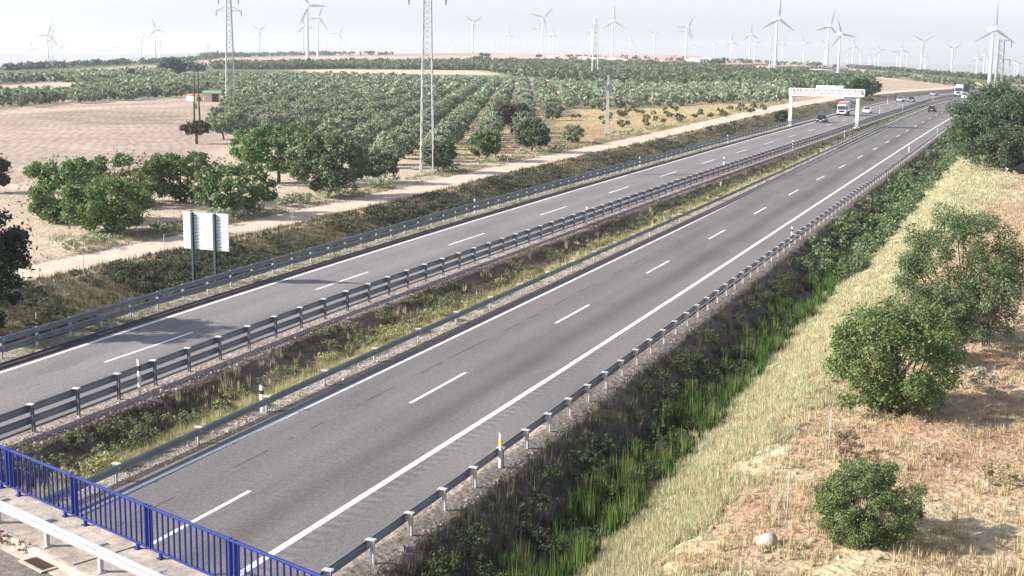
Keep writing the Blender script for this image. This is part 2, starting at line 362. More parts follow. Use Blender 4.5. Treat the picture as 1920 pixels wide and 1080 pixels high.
strip('near_carriageway', lambda y: fL(y)-.55, lambda y: fR(y)+2.25, 0, asphalt('asphalt_near', (.166, .156, .152), [(6.3, .85, .34), (4.6, .4, .12), (2.7, .7, .16), (1.3, .4, .08)], rumble=8.55, crack=[(2.35, .42)]), 6)
strip('far_carriageway', lambda y: fOL(y)-.35, lambda y: ORx(y)-.45, 0, asphalt('asphalt_far', (.2, .188, .185), [(2.2, .5, .12), (5.6, .6, .14)], crack=[(3.4, .2)]), 6)
def paint_mat(name, c, wear=.25):
    return mat(name, c, .6, noise=[(1.5, wear*.5), (14, wear)])
m_line = paint_mat('road_paint', (.78, .77, .74))
def line(fc, off, w, name='edge_line'):
    struct(strip(name, lambda y: fc(y)+off-w/2, lambda y: fc(y)+off+w/2, .006, m_line, 1, thick=0))
line(fR, 0, .26); line(fL, 0, .2); line(fOL, 0, .22)
line(lambda y: ORx(y)-1.05, 0, .12)
# dark strips between line and verge, guardrail shadow painted into their colour
m_rail_shade = mat('painted_rail_shade', (.05, .042, .042), .9, noise=[(2, .3), (12, .3)])
strip('rail_shade_strip', lambda y: fL(y)-.95, lambda y: fL(y)-.56, -.015, m_rail_shade, 1)
strip('rail_shade_strip', lambda y: fOL(y)-1.3, lambda y: fOL(y)-.36, -.015, m_rail_shade, 1)
def dashes(name, fc, y0, per, ln, y1, w=.17, dens=0):
    mb = MB(); y = y0
    while y < y1:
        yy = np.array([y-ln, y-ln/2, y]); x = fc(yy); z = zfar(x, yy)+.006; w2 = w/2
        for i in range(2): mb.add([(x[i]-w2, yy[i], z[i]), (x[i]+w2, yy[i], z[i]), (x[i+1]+w2, yy[i+1], z[i+1]), (x[i+1]-w2, yy[i+1], z[i+1])], [(0, 1, 2, 3)])
        y += per
    struct(mb.build(name, m_line))
fN = crv([(0, -24.7), (38, -24.8), (57, -25.1), (91, -25.6), (141, -26.4), (223, -27.3), (277, -28.2), (340, -29), (438, -29.4), (485, -28.2), (540, -23.5), (600, -14.5), (670, 1.5), (740, 22), (820, 56)])
fO = crv([(0, -40.6), (51, -41.6), (59, -41.9), (73, -42.6), (95, -43.3), (118, -43.9), (165, -44.7), (215, -45.2), (300, -45.6), (450, -45.2), (500, -42.8), (560, -36), (620, -27), (700, -7), (800, 24)])
dashes('lane_dashes', fN, 38.2, 18.9, 6.1, 640); dashes('lane_dashes', fO, 59.4, 21.6, 7.6, 640)
strip('dirt_track', trF, trN, .02, mat('track_dirt', (.56, .455, .37), .95, noise=[(.25, .1), (1.5, .12), (8, .12)], bump=.04, bscale=5, spec=.1), 3, thick=.2)

# ------------------------------------------------------------------ guardrails
m_galv = mat('galvanised_steel', (.27, .28, .31), .45, .65, noise=[(1.2, .12)], spec=.5)
m_galv_b = mat('galvanised_post', (.62, .61, .6), .5, .3, noise=[(2, .12)])
m_galv_d = mat('weathered_steel', (.22, .23, .26), .5, .5, noise=[(1.2, .15)])
W = [(-.02, .155), (.015, .14), (.06, .105), (.06, .065), (.0, .02), (.0, -.02), (.06, -.065), (.06, -.105), (.015, -.14), (-.02, -.155)]
def sweep(mb, fx, ylist, prof, side, zc):
    yl = np.array(ylist); x = fx(yl); z = zfar(x, yl)+zc; b = len(mb.v); K = len(prof)
    for i in range(len(yl)):
        for (a, h) in prof: mb.v.append((x[i]+side*a, yl[i], z[i]+h))
    for i in range(len(yl)-1):
        for k in range(K-1): mb.f.append((b+i*K+k, b+i*K+k+1, b+(i+1)*K+k+1, b+(i+1)*K+k))
def guardrail(label, fx, y0, y1, step, side, beams, hpost, mrail, mpost, seed_y, cap=True, group='guardrails along the motorway', pw=.12):
    """side=+1: the rail faces +X of its posts"""
    t = thing('guardrail', label, 'guardrail', (float(fx(seed_y)), seed_y, 0), 0, group)
    ox, oy = t.location.x, t.location.y
    yl = [y for y in axis([(y0, 200, 2.6, 1), (max(y0, 200), y1, 5.2, 1)])]+[y1]
    for zc in beams:
        mb = MB(); s = side*.17
        outer = [(a+.0, h) for a, h in W]; inner = [(a-.006, h) for a, h in W][::-1]
        sweep(mb, lambda y: fx(y)+s, yl, outer+inner+[outer[0]], side, zc)
        mb.v = [(x-ox, y-oy, z) for x, y, z in mb.v]
        mb.build('rail', mrail, t)
    py = []; y = seed_y
    while y > y0: y -= step
    y += step
    while y < y1: py.append(y); y += step
    def one(mb, x, y, z):
        w = pw/2
        mb.box(x-w, x+w, y-.03, y+.03, z-.4, z+hpost-.04)              # web
        mb.box(x-w, x-w+.012, y-.055, y+.055, z-.4, z+hpost-.04); mb.box(x+w-.012, x+w, y-.055, y+.055, z-.4, z+hpost-.04)
        for zc in beams: mb.box(min(x+side*w, x+side*.17), max(x+side*w, x+side*.17), y-.05, y+.05, z+zc-.09, z+zc+.09)
        if cap: mb.box(min(x-side*.1, x+side*.2), max(x-side*.1, x+side*.2), y-.09, y+.09, z+hpost-.04, z+hpost)
    proto = None
    for i, y in enumerate(py[:99]):
        if proto is None:
            mb = MB(); one(mb, 0, 0, 0); proto = mb.build('post', mpost, t); o = proto
            if cap and mpost is m_galv_d:
                proto.data.materials.append(m_galv_b)
                for pg in list(proto.data.polygons)[-6:]: pg.material_index = 1
        else: o = proto.copy(); C.objects.link(o); o.parent = t
        x = float(fx(y)); o.location = (x-ox, y-oy, float(zfar(x, y))); o.rotation_euler = (random.gauss(0, .012), random.gauss(0, .012), random.gauss(0, .02))
    if len(py) > 99:
        mb = MB()
        for y in py[99:]: x = float(fx(y)); one(mb, x-ox, y-oy, float(zfar(x, y)))
        o = mb.build('post', mpost, t); o['kind'] = 'stuff'
    return t
guardrail('long single-beam steel guardrail on low bright posts beside the overgrown right-hand ditch', NRx, 26, 600, 2.57, -1, [.52], .70, m_galv_d, m_galv_b, 34.08)
guardrail('single-beam guardrail on widely spaced pale posts between median grass and near carriageway', NLx, 28, 640, 5.05, 1, [.50], .68, m_galv_d, m_galv_b, 37.19)
guardrail('tall two-beam steel guardrail with white-capped posts along the median edge of the far carriageway', ORx, 30, 620, 2.75, -1, [.42, .90], 1.1, m_galv, m_galv_d, 41.07)
guardrail('two-beam guardrail on the outer verge, passing in front of the ribbed road sign back', OLx, 34, 620, 2.72, 1, [.42, .86], 1.02, m_galv_d, m_galv_b, 50.71, cap=False)
guardrail('short second guardrail set behind the median rail near the gantry', lambda y: NLx(y)-.75, 222, 300, 3.2, -1, [.50], .68, m_galv, m_galv_b, 224)

# delineator posts
m_white = mat('white_plastic', (.62, .62, .60), .5); m_black = mat('black_plastic', (.03, .03, .035), .5); m_yel = mat('yellow_plastic', (.75, .55, .04), .5)
def delineator(px, py, h, label, band='black', w=.17):
    g = at(px, py); w *= .72; h *= .93; t = thing('marker_post', label, 'marker post', g, -.2, 'roadside marker posts')
    MB().hexa([(-w/2, -.05, 0), (w/2, -.05, 0), (w/2, .05, 0), (-w/2, .05, 0), (-w/2, -.05, h), (w/2, -.05, h-.08), (w/2, .05, h-.08), (-w/2, .05, h)]).build('post', m_white, t)
    MB().box(-w/2-.006, w/2+.006, -.056, .056, h*.66, h*.8).build('reflector_band', m_black if band == 'black' else m_yel, t)
for p in [(262, 740, 1.75, 'tall white marker post rising through the two-beam rail at the left', 'black', .16), (491, 772, 1.25, 'white marker post with black band behind the near median guardrail', 'black', .2),
          (938, 877, 1.45, 'white marker post with yellow strip on the right-hand guardrail', 'yellow', .13), (1100, 420, 1.7, 'white marker post at the middle of the two-beam median rail'),
          (890, 400, 1.5, 'white marker post on the outer rail beside the dark bank'), (1484, 452, 1.3, 'white marker post halfway up the right-hand guardrail', 'black', .15),
          (1357, 318, 1.8, 'white marker post on the median between the rails below the gantry'), (1199, 312, 1.4, 'white marker post on the outer rail below the concrete utility pole'),
          (1364, 268, 1.5, 'white marker post on outer rail short of the gantry leg'), (1486, 282, 1.8, 'white marker post leaning beside the median rail under the gantry'),
          (1583, 262, 1.8, 'tilted white marker post just left of the right gantry leg'), (1704, 286, 1.5, 'white marker post on right guardrail below the big tree'),
          (1757, 254, 1.4, 'farthest white marker post on the right guardrail against the big tree'), (1664, 195, 2.0, 'white marker post behind the two far oncoming cars'),
          (1692, 210, 2.2, 'white marker post on the median in front of the far oncoming cars'), (1649, 214, 2, 'white marker post on the median beyond the gantry'),
          (1749, 191, 2.2, 'white marker post on the distant median beside the bend')]:
    delineator(*p)

# ------------------------------------------------------------------ foliage generators
def leaves(rg, cen, s, aspect=.5, up=.35, outw=None):
    N = len(cen); nrm = rg.normal(size=(N, 3))
    if outw is not None: nrm = nrm*.8+outw
    nrm[:, 2] += up; nrm /= np.linalg.norm(nrm, axis=1)[:, None]+1e-9
    a = rg.normal(size=(N, 3)); a -= nrm*(a*nrm).sum(1)[:, None]; a /= np.linalg.norm(a, axis=1)[:, None]+1e-9; b = np.cross(nrm, a)
    s = (s*rg.uniform(.6, 1.4, N))[:, None]
    V = np.stack([cen-a*s, cen-b*s*aspect, cen+a*s, cen+b*s*aspect], 1).reshape(-1, 3)
    return V, np.arange(4*N).reshape(-1, 4)
def crown_pts(rg, w, h, z0, nl, n, lob=.3, flat=.8, droop=0):
    """points over the skins of many lumps spread through an ellipsoid"""
    L = []
    for i in range(nl):
        v = rg.normal(size=3); v /= (np.abs(v)**3).sum()**(1/3); rr = rg.uniform(.4, 1)**.5
        L.append(((v[0]*rr*(w/2)*(1-lob*.5), v[1]*rr*(w/2)*(1-lob*.5), z0+h/2+v[2]*rr*(h/2)*(1-lob*.6)), (w+h)/4*lob*rg.uniform(.7, 1.35)))
    P = []; O = []
    wt = np.array([l[1]**2 for l in L]); wt /= wt.sum()
    for (c, r), k in zip(L, (wt*n).astype(int)):
        v = rg.normal(size=(k, 3)); v /= np.linalg.norm(v, axis=1)[:, None]; rad = r*rg.uniform(.45, 1.08, k)[:, None]
        q = v*rad; q[:, 2] *= flat; P.append(np.array(c)+q); O.append(v)
    k = int(n*.09); v = rg.normal(size=(k, 3)); v /= (np.abs(v)**3).sum(1)[:, None]**(1/3); q = v*rg.uniform(.5, 1.06, (k, 1))
    P.append(np.stack([q[:, 0]*w/2, q[:, 1]*w/2, z0+h/2+q[:, 2]*h/2], -1)); O.append(v)
    return np.concatenate(P), np.concatenate(O), L
def vcol(rg, n, base, var=.22, k=4, hue=.1):
    c = np.array(base)*1.65*(1+rg.normal(0, var, (n, 1)))*(1+rg.normal(0, hue, (n, 3))*np.array([1, .4, 1])); return np.repeat(np.clip(c, .01, .9), k, 0)
m_leaf = mat('foliage', (1, 1, 1), .75, attr=True, transl=.25, ovar=.2, spec=.25)
m_bark = mat('bark', (.13, .10, .08), .9, noise=[(6, .35)])
def trunk_mb(rg, h, w, z0, L, r=.16, stems=1):
    mb = MB()
    for s_ in range(stems):
        ox, oy = (rg.normal(0, .12), rg.normal(0, .12)) if stems > 1 else (0, 0)
        top = (ox+rg.normal(0, w*.05), oy+rg.normal(0, w*.05), z0+h*.18)
        mb.tube([(ox, oy, -.25), (ox+rg.normal(0, .05), oy, z0*.5), top], [r*1.25, r, r*.75], 7)
        for c, rr in L[s_::max(1, stems)][:9]:
            mid = ((top[0]+c[0])/2+rg.normal(0, .12), (top[1]+c[1])/2, (top[2]+c[2])/2-.1*h*.3)
            mb.tube([top, mid, c], [r*.55, r*.35, r*.1], 5, cap=False)
    return mb
def tree(name, label, cat, pos, h, w, colr, seed, nl=16, n=9000, leaf=.16, z0=.9, r=.16, stems=1, lob=.30, flat=.85, group=None, aspect=.5, rz=0, trunk=True, up=.35, var=.22):
    rg = np.random.default_rng(seed); t = thing(name, label, cat, pos, rz, group)
    nl = int(nl*3); lob *= .68
    P, O, L = crown_pts(rg, w, h-z0, z0, nl, n, lob, flat); P[:, 2] = np.maximum(P[:, 2], .05)
    V, Q = leaves(rg, P, leaf, aspect, up, O*.7)
    mesh_np('crown', V, Q, m_leaf, t, col=vcol(rg, len(P), colr, var))
    if trunk: trunk_mb(rg, h, w, z0, L, r, stems).build('trunk', m_bark, t, smooth=True)
    return t
OLV = (.16, .19, .125); DGR = (.055, .085, .035); MGR = (.085, .13, .045); BGR = (.10, .165, .05)
def T(px, py, top, wpx, **k):      # tree by its foot, top row and width in the photograph
    g = at(px, py); h = zrow(g, top)-g.z; dist = math.hypot(g.x, g.y); return g, h, wpx*dist/F*1.0
def ptree(name, label, cat, px, py, top, wpx, colr, seed, **k):
    g, h, w = T(px, py, top, wpx); return tree(name, label, cat, g, h*1.02, w*(1.0 if name in ('fig_tree', 'almond_tree', 'olive_tree') else 1.1), colr, seed, **k)

# featured trees and shrubs ------------------------------------------------
g, h, w = T(1918, 318, 170, 195)
tree('broadleaf_tree', 'large dense dark green tree at the right edge, hiding the bend of the motorway', 'tree', (g.x-.8, g.y, g.z), h*1.1, w*1.22, (.052, .08, .045), 11, nl=80, n=80000, leaf=.15, z0=.0, r=.3, stems=4, lob=.2, up=.2, group=None)
ptree('broadleaf_tree', 'open-crowned green tree on the dry slope right of the ditch, tallest of the slope trees', 'tree', 1790, 632, 392, 200, (.085, .12, .05), 12, nl=50, n=30000, leaf=.07, z0=.1, r=.11, stems=3, lob=.24, aspect=.45)
ptree('broadleaf_tree', 'bushy green tree low on the dry slope, in front of the open-crowned one', 'tree', 1672, 775, 565, 212, (.09, .125, .045), 13, nl=50, n=32000, leaf=.07, z0=.0, r=.09, stems=4, lob=.26, aspect=.45)
ptree('shrub', 'ragged thin shrub between the two slope trees', 'shrub', 1745, 680, 540, 150, (.085, .11, .055), 14, nl=20, n=9000, leaf=.07, z0=.2, r=.05, stems=4, lob=.24)
ptree('shrub', 'pale sparse shrub with grey twigs at the right of the slope trees', 'shrub', 1850, 650, 490, 110, (.11, .14, .075), 15, nl=20, n=6000, leaf=.065, z0=.2, r=.04, stems=4, lob=.24)
ptree('shrub', 'round leafy grey-green bush on the red slope nearest the camera', 'shrub', 1622, 1010, 872, 185, (.105, .135, .055), 16, nl=60, n=42000, leaf=.036, z0=-.1, r=.04, stems=5, lob=.2, aspect=.5, up=.5)
ptree('shrub', 'small dry tuft of a shrub at the right of the round bush', 'shrub', 1875, 905, 870, 70, (.2, .18, .1), 17, nl=8, n=1600, leaf=.04, z0=.02, trunk=False)
ptree('shrub', 'low grey shrub beside the shadow of the slope trees', 'shrub', 1840, 735, 690, 110, (.22, .21, .16), 18, nl=8, n=1800, leaf=.05, z0=.02, trunk=False)
ptree('shrub', 'dark dead-looking shrub by the fence post on the slope', 'shrub', 1590, 860, 800, 60, (.15, .12, .08), 19, nl=8, n=1500, leaf=.04, z0=.02, trunk=False)
ptree('broadleaf_tree', 'near-black dense tree cut by the left edge of the picture', 'tree', -70, 640, 385, 215, (.032, .046, .028), 21, nl=30, n=20000, leaf=.13, z0=.3, r=.2, stems=2, lob=.24)
ptree('broadleaf_tree', 'dark tree sliver at the left edge beside the ploughed field', 'tree', -15, 362, 290, 60, (.06, .06, .04), 22, nl=14, n=5000, leaf=.16, z0=.6)
ptree('fig_tree', 'leafy tree with upright shoots, leftmost of the row by the ploughed field', 'tree', 118, 415, 295, 135, (.085, .13, .05), 23, nl=26, n=13000, leaf=.15, z0=.0, stems=3, lob=.26)
ptree('fig_tree', 'wide bright-and-dark green bush standing by the dirt track', 'bush', 205, 438, 335, 160, (.085, .125, .045), 24, nl=36, n=20000, leaf=.13, z0=.2, stems=3, lob=.24)
ptree('fig_tree', 'loose dark tree behind the wide green bush', 'tree', 245, 385, 288, 150, (.085, .115, .05), 25, nl=28, n=11000, leaf=.15, z0=.3, stems=3, lob=.22)
ptree('fig_tree', 'spreading low tree with gappy crown in the middle of the field edge', 'tree', 345, 378, 287, 150, (.08, .115, .045), 26, nl=28, n=11000, leaf=.15, z0=.4, stems=2, lob=.22)
ptree('fig_tree', 'spreading gappy tree behind the billboard, right end of the low row', 'tree', 437, 402, 308, 150, (.08, .11, .045), 27, nl=28, n=11000, leaf=.15, z0=.5, stems=1, lob=.22)
ptree('almond_tree', 'tall feathery green tree at the corner of the grove', 'tree', 522, 343, 236, 165, (.085, .135, .055), 28, nl=36, n=15000, leaf=.2, z0=1.3, r=.2, lob=.22, aspect=.35)
ptree('almond_tree', 'big round grey-green tree beside the track, in front of the grove', 'tree', 618, 368, 247, 140, (.09, .12, .065), 29, nl=36, n=16000, leaf=.17, z0=.7, r=.2, lob=.22)
ptree('almond_tree', 'small brownish tree with bare trunk alone at the edge of the ploughed field', 'tree', 368, 270, 226, 50, (.07, .06, .04), 30, nl=14, n=2600, leaf=.2, z0=1.4, r=.14, stems=2, lob=.28)
ptree('olive_tree', 'grey-green olive at the left tip of the grove beside the bare field', 'tree', 419, 262, 215, 62, OLV, 31, nl=18, n=4500, leaf=.2, z0=.9)
ptree('olive_tree', 'grey-green olive by the foot of the big lattice pylon, on its left', 'tree', 713, 343, 280, 66, (.11, .14, .08), 32, nl=20, n=6500, leaf=.15, z0=.6)
ptree('olive_tree', 'olive with whitish top left behind the big pylon', 'tree', 757, 298, 254, 66, (.13, .16, .095), 33, nl=18, n=5000, leaf=.16, z0=.7)
ptree('olive_tree', 'olive standing right behind the legs of the big lattice pylon', 'tree', 822, 322, 262, 66, (.085, .115, .06), 34, nl=20, n=6500, leaf=.15, z0=.5)
ptree('olive_tree', 'front olive of the row right of the big pylon', 'tree', 912, 300, 243, 66, (.09, .125, .06), 35, nl=20, n=6500, leaf=.16, z0=.5)
ptree('olive_tree', 'grey front olive at the right corner of the grove', 'tree', 997, 284, 222, 68, (.105, .125, .08), 36, nl=20, n=6500, leaf=.17, z0=.5)
ptree('almond_tree', 'dark smoky tree with bare branches inside the right corner of the grove', 'tree', 960, 250, 190, 80, (.065, .06, .05), 37, nl=20, n=5000, leaf=.2, z0=1.2, stems=2)
ptree('olive_tree', 'small grey olive alone beside the track between grove and stubble', 'tree', 1073, 268, 234, 46, (.13, .15, .085), 38, nl=14, n=3200, leaf=.16, z0=.2)
ptree('shrub', 'dark round bush at the foot of the left gantry leg', 'bush', 1464, 232, 208, 24, (.035, .05, .03), 39, nl=10, n=1600, leaf=.25, z0=.1, trunk=False)
ptree('pine_tree', 'tall blue-black conifer standing far beyond the left grove', 'tree', 326, 140, 110, 38, (.035, .05, .05), 40, nl=20, n=2600, leaf=.7, z0=.5, r=.4, lob=.3)
ptree('pine_tree', 'dark green tree left of the tall conifer', 'tree', 312, 138, 116, 26, (.05, .07, .045), 41, nl=12, n=1200, leaf=.7, z0=.5)
ptree('pine_tree', 'grey-green tree right of the tall conifer', 'tree', 358, 136, 113, 50, (.09, .11, .09), 42, nl=16, n=1800, leaf=.8, z0=.5)
ptree('broadleaf_tree', 'dark round tree on the left horizon slope', 'tree', 250, 155, 130, 24, (.06, .08, .05), 43, nl=12, n=900, leaf=.6, z0=.4)
ptree('broadleaf_tree', 'dark round tree behind the right end of the gantry, leftmost of a pair', 'tree', 1612, 186, 146, 30, (.035, .065, .03), 44, nl=16, n=2200, leaf=.4, z0=.5)
ptree('broadleaf_tree', 'dark round tree behind the gantry, rightmost of a pair', 'tree', 1634, 180, 150, 34, (.045, .075, .035), 45, nl=16, n=2200, leaf=.4, z0=.5)
ptree('cypress_tree', 'thin dark cypress among the village roofs', 'tree', 1357, 124, 106, 4, (.03, .045, .03), 46, nl=10, n=500, leaf=.6, z0=.2, lob=.5)
ptree('broadleaf_tree', 'bulky blue-green tree beside the village cypress', 'tree', 1342, 124, 112, 24, (.05, .075, .06), 47, nl=14, n=900, leaf=.9, z0=.3)
for i, (px, py, tp, w_) in enumerate([(908, 117, 100, 24), (893, 117, 106, 20), (963, 116, 109, 14), (1010, 107, 103, 10), (1323, 112, 108, 8), (1405, 120, 113, 8)]):
    ptree('broadleaf_tree', ['dark tree clump on the centre horizon, tallest there', 'dark bushy tree left of the tall one on the centre horizon', 'small dark tree on the pale field of the centre horizon', 'tiny dark tree below the paired turbines', 'tiny dark tree left of the village tree', 'tiny dark tree at the foot of a turbine right of the village'][i], 'tree', px, py, tp, w_, (.045, .065, .04), 50+i, nl=10, n=700, leaf=1.0, z0=.3)

# ------------------------------------------------------------------ olive grove
th = math.atan2(ray(981, 92)[0], ray(981, 92)[1]); ux, uy = math.sin(th), math.cos(th); vx, vy = uy, -ux
A = wpoly([(432, 206), (398, 232), (440, 258), (560, 262), (640, 300), (700, 318), (760, 322), (850, 308), (1000, 290), (1036, 278), (1036, 206), (1180, 204), (1300, 196), (1450, 192), (1480, 186), (1470, 166), (1240, 168), (1000, 160), (640, 148), (440, 149), (432, 178)])
B = wpoly([(-200, 214), (-200, 194), (0, 188), (130, 182), (180, 165), (300, 152), (400, 148), (470, 150), (430, 184), (385, 176), (330, 183), (120, 196), (0, 204)])
Cc = wpoly([(-200, 158), (0, 153), (160, 144), (300, 137), (330, 145), (160, 156), (100, 154), (0, 159)])
D = wpoly([(400, 124), (560, 122), (900, 120), (1220, 122), (1480, 139), (1600, 151), (1640, 158), (1600, 170), (1470, 172), (1240, 162), (1000, 148), (900, 132), (640, 129), (400, 130)])
P_ = []
o0 = at(905, 298)
for i in range(-290, 230):
    for j in range(-30, 330):
        a, b = j*5.5+random.uniform(-.4, .4), i*5.95+random.uniform(-.25, .25)
        P_.append((o0.x+ux*a+vx*b, o0.y+uy*a+vy*b))
P_ = np.array(P_)
sel = inpoly(P_[:, 0], P_[:, 1], A) | inpoly(P_[:, 0], P_[:, 1], B) | inpoly(P_[:, 0], P_[:, 1], Cc)
far_m = inpoly(P_[:, 0], P_[:, 1], D) & ~sel
feat = [Vector((o.location.x, o.location.y)) for o in C.objects if o.type == 'EMPTY' and 'tree' in o.name]
def keep(p): return all((Vector(p)-f).length > 4.6 for f in feat) and random.random() > .03
grove = [tuple(p) for p in P_[sel] if keep(p)]
grove.sort(key=lambda p: p[0]**2+p[1]**2)
XR = np.random.default_rng(99)
protos = []
for k in range(6):
    t = tree('olive_tree', 'x', 'tree', (0, 0, 0), 3.3+.3*(k % 3), 3.75+.3*(k % 2), OLV, 200+k, nl=14, n=3200, leaf=.17, z0=.35, r=.17, lob=.27, var=.25)
    protos.append(t)
for i, p in enumerate(grove[:285]):
    if i < 6: t = protos[i]
    else: t = copy_tree(protos[i % 6])
    s = random.uniform(.82, 1.12); t.location = (p[0], p[1], float(zt(*p))); t.rotation_euler.z = random.uniform(0, 6.3); t.scale = (s, s, s*random.uniform(.9, 1.1))
    px, py = proj(p[0], p[1], 0)
    lab = ('grey-green olive in the open striped rows right of the big pylon' if px > 820 and px < 1040 else
           'grey-green olive in the row beyond the yellow stubble' if px >= 1040 else
           'grey-green olive in the close-packed grove left of the big pylon' if px > 560 else 'grey-green olive near the bare-field corner of the grove')
    tag(t, lab, 'tree', {'g': 'olive trees '+lab.split('olive ')[1]}['g'])
def mass(name, pts, label, base, lods, hw=(3.2, 3.8), seed=1):
    rg = np.random.default_rng(seed); VV = []; QQ = []; CC = []; nv = 0
    for dmin, dmax, n, leaf in lods:
        var = []
        for k in range(5):
            P, O, L = crown_pts(rg, hw[1], hw[0]-.3, .3, 16, n, .28, .9); var.append((P, O))
        for p in pts:
            d = math.hypot(*p)
            if not dmin <= d < dmax: continue
            P, O = var[rg.integers(5)]; a = rg.uniform(0, 6.3); s = rg.uniform(.75, 1.2); c_, s_ = math.cos(a), math.sin(a)
            q = np.stack([(P[:, 0]*c_-P[:, 1]*s_)*s+p[0], (P[:, 0]*s_+P[:, 1]*c_)*s+p[1], P[:, 2]*s+float(zt(*p))], -1)
            o = np.stack([O[:, 0]*c_-O[:, 1]*s_, O[:, 0]*s_+O[:, 1]*c_, O[:, 2]], -1)
            V, Q = leaves(rg, q, leaf, .6, .35, o*.8); VV.append(V); QQ.append(Q+nv); nv += len(V)
            CC.append(vcol(rg, len(P), np.array(base)*rg.uniform(.8, 1.2), .2))
    o = mesh_np(name, np.concatenate(VV), np.concatenate(QQ), m_leaf, col=np.concatenate(CC)); stuff(o, label, 'trees'); return o
rest = grove[285:]
random.shuffle(rest)
mass('olive_grove', rest, 'mass of grey-green olive trees filling the plain behind the nearest rows', OLV, [(0, 330, 420, .42), (330, 560, 150, .62), (560, 1600, 70, .95)], seed=3)
fm = [tuple(p) for p in P_[far_m] if random.random() < .5]
mass('far_woodland', fm, 'dark scrubby wood in a belt below the horizon', (.085, .105, .06), [(0, 700, 130, .8), (700, 1100, 70, 1.1), (1100, 3000, 40, 1.7)], hw=(4.2, 7.5), seed=4)
print('grove', len(grove), 'far', len(fm))
# hedges and dark tree lines along the horizon
def belt(name, label, pxs, n, h, w, base, seed, leaf, nlf=40, jit=1.2):
    pts = []
    rr = random.Random(seed)
    for _ in range(n):
        i = rr.random()*(len(pxs)-1); k = int(i); f = i-k
        px = pxs[k][0]*(1-f)+pxs[k+1][0]*f; py = pxs[k][1]*(1-f)+pxs[k+1][1]*f+rr.uniform(-jit, jit); g = at(px, py); pts.append((g.x, g.y))
    return mass(name, pts, label, base, [(0, 9000, nlf, leaf)], hw=(h, w), seed=seed)
belt('tree_belt', 'thin dark line of trees along the centre horizon', [(380, 108.5), (560, 104), (900, 101), (1080, 101), (1250, 106)], 330, 5.5, 11, (.06, .075, .05), 5, 2.3, 24, .7)
belt('tree_belt', 'dark hedge lines on the left plain under the horizon', [(0, 131), (300, 117), (400, 110)], 200, 3, 8, (.06, .075, .055), 6, 1.5, 24, 1.5)
belt('tree_belt', 'scattered hedge and bushes across the pale fields at the right', [(1480, 131), (1560, 135), (1620, 141), (1700, 146), (1830, 165)], 170, 3, 5, (.08, .1, .06), 7, 1.0, 24, 3)
belt('tree_belt', 'dark hedge along the right horizon', [(1590, 126), (1700, 135), (1920, 156)], 170, 3, 7, (.07, .08, .05), 8, 1.2, 24, .6)
belt('tree_belt', 'scrub among the village houses', [(1060, 110), (1200, 112), (1350, 116), (1480, 122), (1570, 128)], 120, 4, 6, (.06, .08, .05), 9, 1.2, 24, 3)
# scrubby young trees dotted over the stubble
yt = []
for k in range(90):
    px, py = random.uniform(1040, 1470), random.uniform(200, 240)
    if py > 262-(px-1040)*.13: continue
    g = at(px, py); yt.append((g.x, g.y))
mass('stubble_bushes', yt, 'small dark bushes dotted over the yellow stubble', (.10, .11, .06), [(0, 2000, 60, .28)], hw=(1.2, 1.5), seed=10)

# ------------------------------------------------------------------ grass, weeds and ditch plants
m_grass = mat('grass', (1, 1, 1), .85, attr=True, transl=.25, spec=.1)
def tufts(name, label, N, yr, xa, xb, h, nb, base, seed, spread=.12, lean=.35, wmin=.016, p=1.6, cat='grass', cond=None, hk=None, patch=None):
    rg = np.random.default_rng(seed); u = rg.random(N); a, b = yr; q = 1-p
    Y = (a**q+u*(b**q-a**q))**(1/q); t = rg.random(N); X = xa(Y)+(xb(Y)-xa(Y))*t
    keepm = np.ones(N, bool)
    if patch: keepm &= (wob(X*patch, Y*patch)+rg.normal(0, .25, N)) > -.05
    if cond is not None: keepm &= cond(X, Y)
    X, Y = X[keepm], Y[keepm]; N = len(X); Z = zt(X, Y)-.02
    hh = h*rg.lognormal(0, .3, N); 
    X_ = np.repeat(X, nb); Y_ = np.repeat(Y, nb); Z_ = np.repeat(Z, nb); H = np.repeat(hh, nb)*rg.uniform(.5, 1.1, N*nb); D_ = np.hypot(X_, Y_)
    an = rg.uniform(0, 6.28, N*nb); rad = rg.random(N*nb)*spread*np.maximum(1, D_/90)
    bx, by = X_+np.cos(an)*rad, Y_+np.sin(an)*rad; an2 = an+rg.normal(0, .8, N*nb); ln = H*lean*rg.random(N*nb)
    w = np.maximum(wmin, D_*.00022)*rg.uniform(.7, 1.3, N*nb); fa = rg.uniform(0, 3.14, N*nb); wx, wy = np.cos(fa)*w, np.sin(fa)*w
    p0 = np.stack([bx-wx, by-wy, Z_], -1); p1 = np.stack([bx+wx, by+wy, Z_], -1); p2 = np.stack([bx+np.cos(an2)*ln, by+np.sin(an2)*ln, Z_+H], -1)
    V = np.stack([p0, p1, p2], 1).reshape(-1, 3); Fc = np.arange(len(V)).reshape(-1, 3)
    cb = np.array(base); cb = cb[rg.integers(len(cb), size=N)] if cb.ndim == 2 else np.repeat(cb[None], N, 0)
    cc = np.repeat(np.repeat(cb, nb, 0)*(1+rg.normal(0, .16, (N*nb, 1))), 3, 0)
    return stuff(mesh_np(name, V, Fc, m_grass, col=np.clip(cc, .01, .9)), label, cat)
o_ = lambda f, d: (lambda y: f(y)+d)
STRAW = [(.56, .52, .34), (.52, .44, .27), (.46, .40, .22), (.55, .46, .3)]; TAN = [(.50, .36, .22), (.44, .3, .18), (.55, .42, .26), (.36, .25, .15)]; PG = [(.46, .49, .31), (.50, .52, .35), (.38, .42, .25)]
GG = [(.075, .15, .03), (.11, .19, .045), (.05, .09, .025), (.17, .2, .08)]
